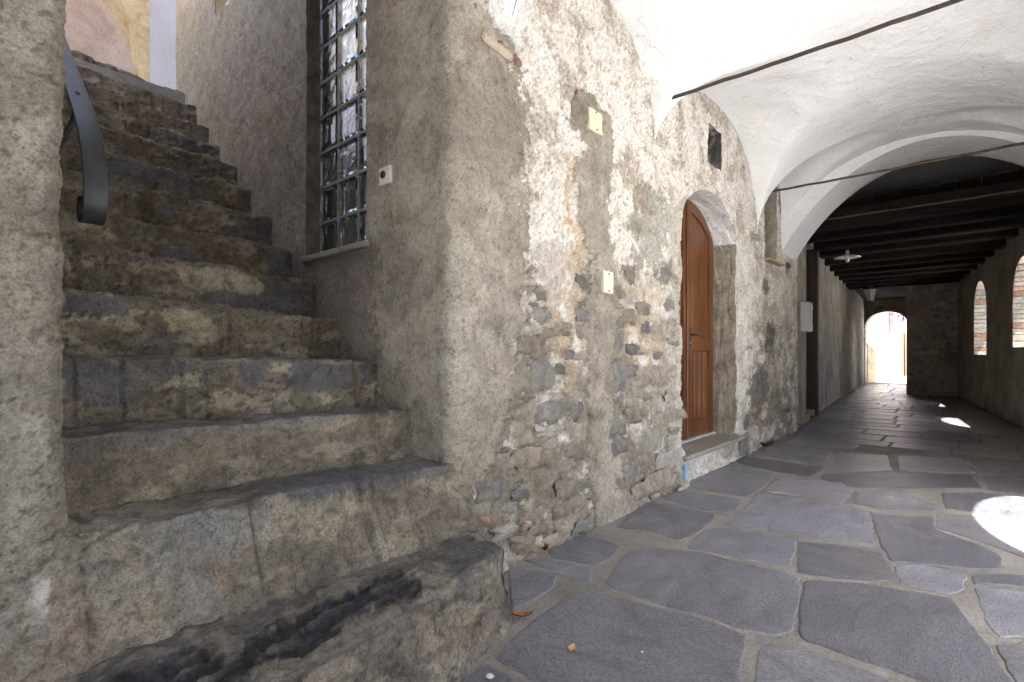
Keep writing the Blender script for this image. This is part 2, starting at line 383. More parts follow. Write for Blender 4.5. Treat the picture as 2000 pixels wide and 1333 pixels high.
def sweep(name, path, patches, shade, mat, parent=None, side=1):
    """patches: (s0, s1, z-low fn, z-high fn, ds, dz); shade(s,z,X,Y) -> (disp, colour)"""
    VV, FF, CC, off = [], [], [], 0
    for (s0, s1, zl, zh, ds, dz) in patches:
        nu = max(2, int((s1 - s0) / ds) + 1); u = np.linspace(s0, s1, nu)
        lo_ = zl(u) if callable(zl) else np.full(nu, zl, float); hi_ = zh(u) if callable(zh) else np.full(nu, zh, float)
        nv = max(2, int(np.max(hi_ - lo_) / dz) + 1); t = np.linspace(0, 1, nv)[:, None]
        Z = lo_[None] * (1 - t) + hi_[None] * t; U = np.repeat(u[None], nv, 0)
        X, Y, nx, ny = path.at(U); nx, ny = nx * side, ny * side
        dsp, c = shade(U, Z, X, Y)
        VV.append(np.stack([X + nx * dsp, Y + ny * dsp, Z], -1).reshape(-1, 3)); CC.append(c.reshape(-1, 3))
        FF.append(gridfaces(nv, nu, off, flip=(side < 0))); off += nu * nv
    me = mesh_np(name, np.concatenate(VV), np.concatenate(FF), np.concatenate(CC))
    return put(name, me, mat, parent)

# ------------------------------------------------------------------ passage wall + stairwell wall (one masonry)
# travel from the stair top down to the corner, then along the passage; passage side is on the right
W_path = Path([(SX, 5.46), (SX, WY), (7.36, WY + 0.03)], r=0.06)
s_c = W_path.s_of(SX, WY + 0.06)
s_w0, s_w1 = W_path.s_of(SX, 2.93), W_path.s_of(SX, 2.287)          # glass-block window
s_v0, s_v1 = W_path.s_of(SX, 4.44), W_path.s_of(SX, 4.16)           # small opening high up
DX0, DX1 = 3.80, 5.03; DXC = (DX0 + DX1) / 2; DSP, DRISE, DSILL = 2.02, 0.36, 0.215
s_d0, s_d1 = W_path.s_of(DX0, WY), W_path.s_of(DX1, WY)
s_n0, s_n1 = W_path.s_of(4.33, WY), W_path.s_of(4.63, WY)
s_m0, s_m1 = W_path.s_of(5.93, WY + .02), W_path.s_of(6.42, WY + .02)
SILLZ, WTOP = 1.565, 3.46
def arch_top(xs, x0, x1, spring, rise):
    h = (x1 - x0) / 2; c = (x0 + x1) / 2
    return spring + rise * np.sqrt(np.clip(1 - ((xs - c) / h) ** 2, 0, 1)) ** 1.15
def door_top(u): return arch_top(W_path.at(u)[0], DX0, DX1, DSP, DRISE)

WHITE = (0.68, 0.63, 0.56); CEM = (0.36, 0.318, 0.258); CEMD = (0.245, 0.22, 0.175); OCH = (0.46, 0.34, 0.20)
# stones showing through the plaster, as measured in the photograph: x, y, half width, half height, kind
ST = [(365,105,34,36,'g'),(370,212,24,24,'b'),(366,258,26,28,'g'),(364,330,22,28,'b'),(180,165,22,28,'b'),(190,255,42,32,'g'),(150,390,54,46,'b'),(90,545,42,62,'b'),(185,520,44,64,'g'),(355,530,42,46,'b'),
 (215,685,44,46,'g'),(315,672,52,44,'g'),(128,690,38,50,'b'),(75,638,38,13,'b'),(120,610,26,14,'b'),(205,760,48,22,'p'),(345,770,38,44,'b'),(345,850,36,34,'b'),(110,880,52,42,'b'),(190,885,40,40,'b'),(25,900,32,34,'b'),
 (190,985,46,52,'b'),(270,1010,34,38,'b'),(80,1032,26,22,'g'),(290,915,40,34,'b'),(520,370,26,58,'g'),(515,290,17,20,'g'),(520,520,32,58,'g'),(555,85,44,54,'b'),(632,315,24,28,'g'),(700,330,32,34,'b'),
 (665,520,78,42,'b'),(505,645,26,38,'b'),(508,745,36,40,'g'),(515,825,34,40,'g'),(590,690,40,28,'b'),(650,800,76,52,'p'),(565,935,34,40,'g'),(625,905,26,36,'b'),(715,905,40,48,'p'),(650,985,78,40,'b'),
 (735,210,17,24,'g'),(240,1110,30,24,'b'),(310,1080,40,30,'b'),(150,1110,30,26,'b'),(60,1240,46,34,'b'),(690,430,22,18,'g'),(575,405,22,22,'g'),(625,230,24,26,'b'),(570,500,28,26,'b'),(600,600,38,20,'b'),(690,650,26,34,'p'),(300,430,18,22,'g')]
ST2 = [(972,957,34,20,'g'),(1012,968,10,9,'g'),(1493,752,15,26,'g'),(1507,660,9,26,'g'),(1483,790,11,22,'b'),(1520,800,13,20,'b'),(1500,560,9,12,'g'),(1462,830,8,20,'g'),(1305,535,12,16,'g'),(1258,390,16,22,'b'),(1140,215,16,26,'b'),(1232,620,14,14,'b'),(1545,518,5,6,'g'),(1420,880,14,12,'p'),(1452,872,7,20,'g')]
RP = [[(1035,560),(1110,600),(1150,640),(1150,1060),(900,1050),(930,960),(1000,860),(1010,720)], [(1205,560),(1325,600),(1325,960),(1205,1000)], [(1475,620),(1548,640),(1552,850),(1450,880)]]
_r = random.Random(77); _all = [(980 + q[0] / 2.2216, 500 + q[1] / 2.2216, q[2] / 2.2216, q[3] / 2.2216) for q in ST] + [q[:4] for q in ST2]
for _p, _n, _sc in ((RP[0], 30, 1.0), (RP[1], 16, .9), (RP[2], 8, .55)):
    _xs = [q[0] for q in _p]; _ys = [q[1] for q in _p]
    for _k in range(_n * 14):
        _x, _y = _r.uniform(min(_xs), max(_xs)), _r.uniform(min(_ys), max(_ys)); _a = _r.uniform(7, 21) * _sc; _b = _a * _r.uniform(.5, .95)
        if not inpoly(np.array([_x]), np.array([_y]), _p)[0]: continue
        if 1150 < _x < 1205: continue
        if any(((_x - q[0]) / (_a + q[2])) ** 2 + ((_y - q[1]) / (_b + q[3])) ** 2 < .95 for q in _all): continue
        _all.append((_x, _y, _a, _b)); ST2.append((_x, _y, _a, _b, 'gbbbp'[_r.randrange(5)])); _n -= 1
        if _n == 0: break
def wall_shade(U, Z, X, Y):
    px, py = proj(X, Y, Z)
    n1 = fbm(U * 2.2, Z * 2.2, 1, 5); n2 = fbm(U * 9, Z * 9, 2, 5); n3 = fbm(U * 30, Z * 30, 3, 4, 0.6); n4 = fbm(U * 5, Z * 5, 4, 5)
    n5 = fbm(U * 70, Z * 70, 9, 2)
    wx = px + 20 * n2 + 11 * n3 + 5 * n5; wy = py + 20 * fbm(U * 9 + 40, Z * 9, 5, 5) + 11 * n3 + 5 * n5
    passage = (U > s_c - 0.03)
    shp = X.shape; c = np.ones(shp + (3,)) * np.array(WHITE); d = 0.010 * n1 + 0.004 * n2
    # --- rough lime render, speckled where it has flaked
    sk = U * .7 + Z * .7; sq = Z * .7 - U * .7; n6 = fbm(sk * 26, sq * 46, 12, 5, .72); n7 = fbm(U * 3.4 + 5, Z * 3.4, 13, 6, .6)
    big = sst(-.25, .45, n7)                                   # where the render has worn thin
    fl = sst(0.28 - .5 * big, 0.55 - .5 * big, n6 + 0.3 * n2)
    c = mixc(c, (0.46, 0.38, 0.295), fl * (0.45 + .3 * big)); c = mixc(c, (0.80, 0.775, 0.73), sst(-0.1, 0.5, -n6 + n2 * .6 - .5 * big + .2 * n5) * 0.65)
    c = mixc(c, (0.34, 0.29, 0.235), sst(.25, .5, n7 + .35 * n2) * .45)
    c = mixc(c, (0.15, 0.13, 0.105), sst(0.75, 0.95, n3 * .8 + n6 * .6 + 0.3 * n2 + .15 * big) * 0.65)
    d += 0.003 * n3 - 0.006 * fl * (.4 + .8 * big) + 0.0025 * n5 - .006 * big
    # --- grey patches of old render lower down
    low = sst(760, 560, py) * 0 + sst(560, 800, py + 90 * n4)
    rub = passage & inpoly(wx, wy, [(1040,470),(1110,470),(1150,520),(1160,1100),(870,1100),(890,1000),(960,900),(1000,800),(1020,690),(1035,600)])
    rub |= passage & inpoly(wx, wy, [(1195,520),(1330,560),(1330,980),(1195,1010)])
    rub |= passage & inpoly(wx, wy, [(1470,590),(1550,600),(1556,860),(1440,900),(1440,800),(1470,760)])
    rb = np.where(rub, 0.45 + 0.55 * low, 0.0) * sst(-0.5, 0.1, n4 + 0.4 * n2)
    c = mixc(c, (0.31, 0.27, 0.215), np.clip(rb, 0, 1)); d += np.where(rub, 0.010 * n4 + 0.008 * n2, 0)
    och = passage & (inpoly(wx, wy, [(1105,290),(1150,330),(1150,560),(1125,640),(1095,560),(1115,470)]) | inpoly(wx, wy, [(1205,560),(1300,560),(1310,720),(1210,720)]) | inpoly(wx, wy, [(1060,560),(1140,600),(1150,790),(1080,760)]))
    c = mixc(c, OCH, och * sst(-0.25, 0.2, n2 + n3 * .6) * 0.8); d -= och * 0.004
    low2 = sst(820, 960, py + 70 * n4) * passage * (X < 3.75)
    c = mixc(c, (0.255, 0.215, 0.165), low2 * sst(-0.6, 0.1, n2 + 0.3) * 0.85)
    wh = sst(0.15, 0.5, n3 + 0.6 * n2) * rub * sst(960, 760, py + 60 * n4)
    c = mixc(c, (0.56, 0.52, 0.46), wh * 0.55)
    # --- trowelled cement patches
    A = passage & inpoly(wx, wy, [(800,-400),(940,-400),(944,10),(985,90),(1015,150),(1026,260),(1022,400),(1035,500),(1028,600),(1008,700),(1000,800),(968,900),(905,960),(884,1070),(800,1070)])
    A |= ~passage
    B = passage & inpoly(px * .5 + wx * .5, py * .5 + wy * .5, [(1118,190),(1150,178),(1190,230),(1198,300),(1184,400),(1200,500),(1212,600),(1204,700),(1198,800),(1216,900),(1212,1010),(1150,1040),(1152,700),(1136,600),(1158,500),(1128,430),(1122,330),(1148,285),(1116,240)])
    Cc = passage & inpoly(wx, wy, [(1240,370),(1290,355),(1304,400),(1300,500),(1262,540),(1238,480)])
    D = passage & inpoly(px + 5 * n2, wy, [(1308,400),(1345,390),(1345,900),(1308,900),(1312,640)])
    E = passage & inpoly(wx, wy, [(1438,470),(1466,480),(1470,760),(1440,860)])
    ed = 0.25 * n2 + 0.3 * n1
    cc = np.ones(shp + (3,)) * np.array(CEM) * (1 + 0.32 * (n4 * .8 + n2 * .4))[..., None]
    cc = mixc(cc, (0.40, 0.365, 0.30), sst(0.1, 0.7, n1 + 0.6 * n2) * 0.5); cc = mixc(cc, CEMD, sst(0.0, 0.6, -n1 + 0.5 * n4) * 0.55)
    cc = mixc(cc, (0.10, 0.09, 0.075), sst(0.5, 0.72, n3 + 0.2 * n2) * 0.5)
    m = (A | B)[..., None]; c = np.where(m, cc, c); d = np.where(A | B, 0.008 * n1 + 0.0035 * n2 + 0.002 * n3 + np.where(B, 0.006, 0.008), d)
    dk = passage & inpoly(wx, wy, [(870,110),(1000,120),(1030,200),(1040,330),(985,350),(930,300),(870,290)])
    c = mixc(c, (0.215, 0.19, 0.155), dk * 0.45)
    c = mixc(c, (0.30, 0.29, 0.24), Cc * (0.75 + 0.2 * n2)); c = mixc(c, (0.47, 0.44, 0.38), D * 0.75); c = mixc(c, (0.66, 0.64, 0.58), E * 0.5)
    fr = passage & inpoly(px + 4 * n2, py + 4 * n3, [(941,-200),(1060,-200),(1044,0),(1014,98),(985,72),(958,48)])
    c = mixc(c, (0.74, 0.72, 0.68), fr * 0.9); d = np.where(fr, d + 0.012, d)
    # sooty blotches and damp on the stairwell face, paled toward its lit top
    st = ~passage
    c = mixc(c, (0.27, 0.225, 0.17), st * sst(-0.1, 0.5, n1 + 0.4 * n2) * 0.5 * sst(2.2, 2.4, Y)); c = mixc(c, (0.40, 0.355, 0.28), st * sst(2.3, 1.8, Y + .1 * n2) * sst(-.5, .3, n1 + n2 * .5) * .6)
    c = mixc(c, (0.44, 0.335, 0.22), st * (.75 + .35 * n2).clip(0, 1.2) * sst(1.6, 3.2, Z + 0.4 * n1 + 0.6 * (Y - 3)) * 0.8)  # paler, warmer toward the stair top: its light put into the colour
    pk = st & inpoly(wx, wy, [(560,500),(730,470),(745,800),(600,640)])
    c = mixc(c, (0.19, 0.155, 0.135), pk * 0.6)
    # dark blotches by the door and on the far pier
    for poly in ([(1288,520),(1320,510),(1325,550),(1295,555)], [(1478,720),(1515,725),(1512,780),(1478,790)], [(1500,630),(1520,630),(1520,700),(1500,700)]):
        c = mixc(c, (0.14, 0.13, 0.125), (passage & inpoly(wx, wy, poly)) * (0.55 + 0.3 * n3))
    # plinth: paler limewashed foot under the door
    pl = passage & (X > 3.62) & (X < 5.6) & (Z < 0.26 + 0.03 * n2)
    c = mixc(c, (0.50, 0.485, 0.46), pl * (0.55 + 0.5 * n2).clip(0, 1)); d = np.where(pl, d + 0.028 + 0.012 * n2, d)
    # the foot of the wall spreads a little
    d += passage * 0.06 * sst(0.35, 0.0, Z) * (X < 3.7)
    c *= (1 + 0.10 * n3)[..., None]
    if U.size > 500:      # bedding: a shallow hollow round every stone
        for (cx_, cy_, rx_, ry_) in [(980 + q[0] / 2.2216, 500 + q[1] / 2.2216, q[2] / 2.2216 * 1.2, q[3] / 2.2216 * 1.18) for q in ST] + [(q[0], q[1], q[2] * 1.2, q[3] * 1.18) for q in ST2]:
            k_ = (np.abs(px - cx_) < 2 * rx_ + 20) & (np.abs(py - cy_) < 2 * ry_ + 20) & passage
            if not k_.any(): continue
            rho = (np.abs((wx[k_] * .35 + px[k_] * .65 - cx_) / rx_) ** 2.7 + np.abs((wy[k_] * .35 + py[k_] * .65 - cy_) / ry_) ** 2.7) ** (1 / 2.7)
            d[k_] -= 0.006 * sst(1.4, 1.08, rho); c[k_] = mixc(c[k_], (0.19, 0.158, 0.12), .5 * sst(1.35, 1.05, rho) * (.6 + n3[k_]).clip(0, 1))
    return d, np.clip(c, 0.02, 0.85)
FINE = 0.0085
patches = [
    (0.0, s_v0, 0.0, 5.3, 0.016, 0.016), (s_v0, s_v1, 0.0, 3.66, 0.016, 0.016), (s_v0, s_v1, 4.15, 5.3, 0.03, 0.03), (s_v1, s_w0, 0.0, 5.3, 0.014, 0.014),
    (s_w0, s_w1, 0.0, SILLZ, 0.013, 0.013), (s_w0, s_w1, 3.46, 5.3, 0.03, 0.03), (s_w1, s_c, 0.0, 5.3, 0.011, 0.011),
    (s_c, s_d0, -0.02, WTOP, FINE, FINE),
    (s_d0, s_d1, -0.02, DSILL, FINE, FINE),
    (s_d0, s_n0, door_top, WTOP, FINE, FINE), (s_n1, s_d1, door_top, WTOP, FINE, FINE),
    (s_n0, s_n1, door_top, 2.62, FINE, FINE), (s_n0, s_n1, 2.95, WTOP, FINE, FINE),
    (s_d1, s_m0, -0.02, WTOP, FINE, FINE),
    (s_m0, s_m1, -0.02, 2.02, 0.01, 0.01), (s_m0, s_m1, 3.02, WTOP, 0.02, 0.02), (s_m1, W_path.L, -0.02, WTOP, 0.01, 0.01)]
pw = sweep('passage_wall', W_path, patches, wall_shade, M_wall)
tag(pw, 'long flaking plaster and rubble wall running from the stairs past the arched door', 'wall')
def edge_y(x, z):   # face of the passage wall at (x, z)
    u = W_path.s_of(x, WY); U = np.array([[u]]); Z = np.array([[z]]); X, Y, nx, ny = W_path.at(U)
    d, _ = wall_shade(U, Z, X, Y); return float(Y[0, 0] + ny[0, 0] * d[0, 0])
# ---- reveals (door, niche, recess, window) as lining pieces of the wall
def lining(name, outline, y0s, y1, shade_rgb, mat, parent, n=14, amp=0.004, closed=False, seed=0):
    """outline: list of (x,z) along the opening's edge; runs from the wall face (y0s per point) to y1"""
    o = np.array(outline); m = len(o); t = np.linspace(0, 1, n)[:, None]
    Y = np.array(y0s)[None] * (1 - t) + y1 * t; X = np.repeat(o[None, :, 0], n, 0); Z = np.repeat(o[None, :, 1], n, 0)
    tx = np.gradient(o[:, 0]); tz = np.gradient(o[:, 1]); l = np.hypot(tx, tz) + 1e-9
    k = amp * fbm(np.arange(m)[None] * 0.13 + Y * 9, Y * 22 + X * 5, seed, 4) * np.minimum(1, t * 5)
    X = X + (tz / l)[None] * k; Z = Z - (tx / l)[None] * k
    cn = fbm(X * 6 + Z * 6, Y * 9 + Z * 5, seed + 3, 4)
    C = shade_rgb(X, Y, Z, cn)
    me = mesh_np(name, np.stack([X, Y, Z], -1), gridfaces(n, m), C); return put(name, me, mat, parent)
DY = 1.895
zs_l = np.linspace(DSILL, DSP, 60); ax = DXC - (DX1 - DX0) / 2 * np.cos(np.linspace(0, np.pi, 61))[1:-1]
out = [(DX0, z) for z in zs_l] + list(zip(ax, arch_top(ax, DX0, DX1, DSP, DRISE))) + [(DX1, z) for z in zs_l[::-1]]
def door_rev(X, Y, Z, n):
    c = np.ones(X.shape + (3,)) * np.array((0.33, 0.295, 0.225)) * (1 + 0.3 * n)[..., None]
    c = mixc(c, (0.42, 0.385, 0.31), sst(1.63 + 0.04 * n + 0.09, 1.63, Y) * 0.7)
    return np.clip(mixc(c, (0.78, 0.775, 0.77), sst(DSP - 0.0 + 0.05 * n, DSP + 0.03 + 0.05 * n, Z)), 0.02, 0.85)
lining('door_reveal', out, [edge_y(x, z) for x, z in out], DY + 0.06, door_rev, M_wall, pw, n=26, amp=0.006, seed=21)
# mortar lumps where the soffit meets the jamb
for k in range(9):
    mb = MB(); yy = 1.68 + k * 0.026; r = 0.012 + 0.012 * rnd.random()
    mb.lathe([(0.001, -r), (r*.8, -r*.55), (r, 0), (r*.7, r*.6), (0.001, r)], (DX1 - 0.004, yy, DSP + 0.02 * rnd.random() - 0.005), 7)
    mb.build('mortar_lump', M_cement, pw, True)
nic = [(4.33, 2.62 + 0.33*t) for t in np.linspace(0,1,10)] + [(4.33+.3*t, 2.95) for t in np.linspace(0,1,10)] + [(4.63, 2.95-.33*t) for t in np.linspace(0,1,10)] + [(4.63-.3*t, 2.62) for t in np.linspace(0,1,10)]
lining('niche_reveal', nic, [edge_y(x, z) for x, z in nic], 2.1, lambda X, Y, Z, n: np.clip(mixc(np.ones(X.shape+(3,))*np.array((0.5,0.46,0.4)), (0.10,0.095,0.09), sst(-0.5, 0.1, n + (Y-1.72)*3)), .02, .8), M_wall, pw, n=20, amp=0.012, seed=31)  # darkens with depth: shade inside the niche put into the colour
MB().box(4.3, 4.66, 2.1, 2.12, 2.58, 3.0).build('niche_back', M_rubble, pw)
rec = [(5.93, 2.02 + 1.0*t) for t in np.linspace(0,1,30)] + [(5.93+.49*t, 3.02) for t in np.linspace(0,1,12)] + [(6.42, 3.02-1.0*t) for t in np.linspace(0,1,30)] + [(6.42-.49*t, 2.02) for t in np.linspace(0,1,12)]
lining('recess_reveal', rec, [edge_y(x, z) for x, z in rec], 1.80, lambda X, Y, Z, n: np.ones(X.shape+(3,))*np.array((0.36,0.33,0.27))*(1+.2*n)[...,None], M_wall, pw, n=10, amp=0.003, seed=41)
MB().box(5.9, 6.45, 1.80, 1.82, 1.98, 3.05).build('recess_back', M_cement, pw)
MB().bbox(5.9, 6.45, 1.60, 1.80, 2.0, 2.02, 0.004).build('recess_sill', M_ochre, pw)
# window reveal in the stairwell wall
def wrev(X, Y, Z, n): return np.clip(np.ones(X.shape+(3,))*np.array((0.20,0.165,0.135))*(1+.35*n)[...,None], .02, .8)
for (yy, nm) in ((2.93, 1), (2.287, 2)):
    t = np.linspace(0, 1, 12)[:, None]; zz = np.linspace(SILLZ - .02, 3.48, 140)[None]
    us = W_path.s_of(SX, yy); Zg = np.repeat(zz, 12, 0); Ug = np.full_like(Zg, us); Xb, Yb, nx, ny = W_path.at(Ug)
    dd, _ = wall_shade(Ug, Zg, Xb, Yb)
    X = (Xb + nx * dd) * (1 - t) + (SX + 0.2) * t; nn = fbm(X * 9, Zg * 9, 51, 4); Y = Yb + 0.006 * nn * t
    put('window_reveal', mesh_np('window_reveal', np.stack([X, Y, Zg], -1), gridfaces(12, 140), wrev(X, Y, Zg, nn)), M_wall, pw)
MB().bbox(SX - 0.03, SX + 0.2, 2.26, 2.96, SILLZ - 0.03, SILLZ + 0.003, 0.006).build('window_sill', M_cement, pw)
MB().box(SX - 0.02, SX + 0.3, 2.287, 2.93, 3.46, 3.5).build('window_head', M_cement, pw)
for (a, b, c_, d_) in ((4.15, 4.16, 3.6, 4.2), (4.44, 4.45, 3.6, 4.2)):
    MB().box(SX - .004, SX + .22, a, b, c_, d_).build('opening_reveal', M_ochre, pw)
MB().box(SX - .004, SX + .22, 4.16, 4.44, 3.645, 3.66).build('opening_sill', M_white, pw)

# ------------------------------------------------------------------ pillar left of the stairs
P_path = Path([(-2.6, WY), (0.2, WY), (0.2, 5.46)], r=0.05)
def pillar_shade(U, Z, X, Y):
    n1 = fbm(U * 2.5, Z * 2.5, 61, 5); n2 = fbm(U * 10, Z * 10, 62, 5); n3 = fbm(U * 34, Z * 34, 63, 4, 0.6); n5 = fbm(U * 80, Z * 80, 64, 2)
    d = 0.008 * n1 + 0.006 * n2 + 0.0045 * n3 + 0.002 * n5
    pit = sst(0.48, 0.8, n3 + 0.25 * n2); d -= 0.006 * pit
    c = np.ones(X.shape + (3,)) * np.array((0.34, 0.305, 0.25)) * (1 + 0.16 * n1 + 0.2 * n2)[..., None]
    c = mixc(c, (0.47, 0.44, 0.37), sst(0.15, 0.7, n2 + n5 * .5) * 0.5); c = mixc(c, (0.14, 0.125, 0.10), pit * 0.7)
    lowz = sst(0.66, 0.25, Z + 0.06 * n2)
    d += lowz * (0.012 * n2 + 0.006 * n1)
    px, py = proj(X, Y - 0.1, Z)
    c = mixc(c, (0.36, 0.29, 0.23), lowz * sst(0.0, 0.5, n1 + n2) * 0.7)
    c = mixc(c, (0.62, 0.59, 0.54), (lowz * sst(0.25, 0.5, n2 + 0.4 * n1)) * 0.75)
    return d, np.clip(c, .02, .8)
s_p = P_path.s_of(0.2, WY + .05)
pil = sweep('stair_pillar', P_path, [(1.6, s_p, -.02, 3.46, 0.0075, 0.0075), (0, 1.6, -.02, 3.46, 0.03, 0.03), (s_p, s_p + 0.5, -.02, 3.46, 0.012, 0.012), (s_p + .5, P_path.L, 0.2, 3.6, 0.05, 0.05)], pillar_shade, M_pillar)
tag(pil, 'rough beige plastered pillar left of the stone stairs with crumbling foot', 'pillar')

# ------------------------------------------------------------------ stone stairs
stairs = thing('stone_staircase', (0.8, 1.3, 0.0), 'worn stone staircase with plastered risers climbing between pillar and glass block window', 'stairs')
SR = [(880,905),(800,800),(740,705),(667,625),(619,550),(572,487),(533,426),(491,371),(465,324),(431,289),(409,252),(386,210),(360,184)]
SLm = [(127,1050),(127,855),(127,696),(127,565),(127,469),(127,402),(129,330),(129,275),(132,226),(135,183),(137,148),(137,120),(137,95)]
edges = []
for (r, l) in zip(SR, SLm):
    a = on_x(r[0], r[1], SX); b = on_y(l[0], l[1], a[1])
    sl = (a[2] - b[2]) / (a[0] - b[0]); edges.append((a[1], a[2], sl))     # Y, z at the right end, slope in z along X
SLATE = (0.095, 0.092, 0.10); TREAD = (0.155, 0.138, 0.115); RIS = (0.198, 0.168, 0.128); RBR = (0.125, 0.083, 0.048)
DARK = {3: [[(127,695),(370,695),(360,730),(290,760),(250,795),(180,795),(127,770)],[(463,700),(525,702),(515,745),(490,765),(470,735)],[(563,702),(690,702),(688,758),(600,764),(567,755)],[(705,705),(728,708),(722,752),(706,750)]],
        4: [[(127,568),(250,580),(250,618),(127,618)]],
        5: [[(385,570),(620,552),(612,620),(470,602),(385,590)],[(250,495),(320,505),(300,512),(245,508)]],
        6: [[(510,476),(575,486),(570,540),(515,535)],[(315,485),(350,475),(385,500),(400,514),(320,506)]],
        7: [[(480,412),(540,428),(540,472),(445,462)],[(320,395),(345,400),(342,432),(318,425)]],
        8: [[(220,300),(375,335),(400,385),(260,355),(215,345)]],
        9: [[(450,325),(475,330),(468,350),(448,345)]], 2: [], 1: [], 10: [[(355,262),(440,292),(432,300),(355,290)]]}
PALE = {5: [[(345,525),(440,520),(510,545),(518,575),(470,575),(420,560),(360,560)]], 4: [[(320,605),(440,610),(450,650),(400,675),(340,665)]]}
def step_shade(k, X, Y, Z, tr, sd):
    """tr: 0 on the riser, 1 on the tread"""
    px, py = proj(X, Y, Z)
    a = X * 1.0 + sd * 7.3; b = Y + Z
    n1 = fbm(a * 2.5, b * 2.5, 71 + k, 5); n2 = fbm(a * 9, b * 9, 72 + k, 5); n3 = fbm(a * 30, b * 30, 73 + k, 4, .6); ns = fbm(a * 7, b * 40, 74 + k, 5)
    warm = np.clip((k - 3) / 3.0, 0, 1)
    base = np.array(RIS) * (1 - warm * .75) + np.array(RBR) * warm * .75
    c = np.ones(X.shape + (3,)) * base * (1 + 0.30 * n1 + 0.25 * n2)[..., None]
    c = mixc(c, (0.40, 0.36, 0.28), sst(0.15, 0.7, n1 + .5 * n2) * 0.45); c = mixc(c, (0.15, 0.115, 0.075), sst(0.1, 0.7, ns + .4 * n1) * (0.3 + .35 * warm))
    c = mixc(c, (0.08, 0.07, 0.055), sst(0.5, 0.75, n3 + .2 * n2) * 0.5)
    d = 0.009 * n1 + 0.006 * n2 + 0.003 * n3
    wx = px + 9 * n2 + 5 * n3; wy = py + 7 * n2 + 5 * n3
    sl_ = fbm(a * 3.2, b * 7.5, 75 + k, 5); ms = sst(.26, .34, sl_) * (tr < .5) * (k not in (1, 2)); c = mixc(c, (0.10, 0.093, 0.09), ms * (.55 if k < 8 else .3)); d = d + ms * .005 * (1 + ns)
    sp_ = sst(.28, .36, fbm(a * 4 + 9, b * 8, 76 + k, 5)) * (tr < .5); c = mixc(c, np.array((0.40, 0.345, 0.25)) * (1 - .35 * warm), sp_ * (.35 if k in (1, 2) else .6)); d = d + sp_ * .005
    if k >= 5:            # open joints between the blocks of a step
        rj = random.Random(40 + k)
        for xj in [rj.uniform(.25, 1.4) for _ in range(3)]:
            gj = sst(.008, .003, np.abs(X - xj - .02 * n2 - .01 * n1)); d = d - gj * .012; c = c * (1 - .3 * gj[..., None])
    calm = .25 if k in (1, 2) else 1.0; c = c * (1 - .55 * calm * sst(.35, .6, n3 + .3 * n2)[..., None])
    for poly in DARK.get(k, []):
        m = inpoly(wx, wy, poly) & (tr < .5); c = mixc(c, np.array(SLATE) * 1.1, m * (0.8 + .25 * n2).clip(0, 1)); d = np.where(m, d + 0.004 + 0.004 * ns, d)
    for poly in PALE.get(k, []):
        m = inpoly(wx, wy, poly) & (tr < .5); c = mixc(c, (0.44, 0.38, 0.27), m * (0.55 + .5 * n2).clip(0, 1)); d = np.where(m, d - 0.004 + 0.006 * n3, d)
    # bare stone arrises and treads
    t = np.clip(tr + 0.0, 0, 1)
    cs = np.ones(X.shape + (3,)) * np.array(TREAD) * (1 + .4 * ns + .25 * n2)[..., None]
    cs = mixc(cs, (0.09,0.085,0.088), sst(.25, .45, ns + n1) * .75); cs = mixc(cs, (0.27, 0.235, 0.18), sst(.1, .4, n2 + .5 * n3) * .65)
    c = c * (1 - t[..., None]) + cs * t[..., None]
    if k == 1:      # second step: laid bare under the nosing
        m = inpoly(wx, wy, [(265,1030),(380,1000),(530,985),(500,1060),(455,1100),(390,1110),(345,1140),(280,1120)]); c = mixc(c, (0.23, 0.225, 0.21), m * .8)
        m = inpoly(wx, wy, [(440,1020),(480,1010),(490,1090),(440,1160),(400,1120)]); c = mixc(c, (0.32, 0.235, 0.14), m * sst(-.2, .4, n2) * .6)
        m = inpoly(wx, wy, [(300,1140),(420,1115),(440,1190),(400,1240),(330,1230)]); c = mixc(c, (0.22, 0.215, 0.19), m * .55)
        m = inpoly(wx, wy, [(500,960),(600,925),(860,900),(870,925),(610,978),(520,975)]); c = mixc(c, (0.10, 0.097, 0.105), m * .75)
    if k == 1:
        m = sst(.55, .2, X + .12 * n2) ; c = mixc(c, (0.33, 0.295, 0.24), m * .75); d = d + m * (0.012 * n2 + .008 * n3)
        c = mixc(c, (0.30, 0.225, 0.17), m * sst(.0, .5, n1 + .6 * n2) * .6)
        q = inpoly(wx, wy, [(60,1130),(100,1135),(95,1200),(60,1250),(70,1333),(20,1333),(40,1230)]); c = mixc(c, (0.60, 0.57, 0.52), q * sst(-.3, .3, n2) * .8)
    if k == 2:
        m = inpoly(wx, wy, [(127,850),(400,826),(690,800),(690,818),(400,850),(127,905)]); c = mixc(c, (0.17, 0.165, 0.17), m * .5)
    return d, np.clip(c, .02, .8)
XL, XR = -0.05, 1.52
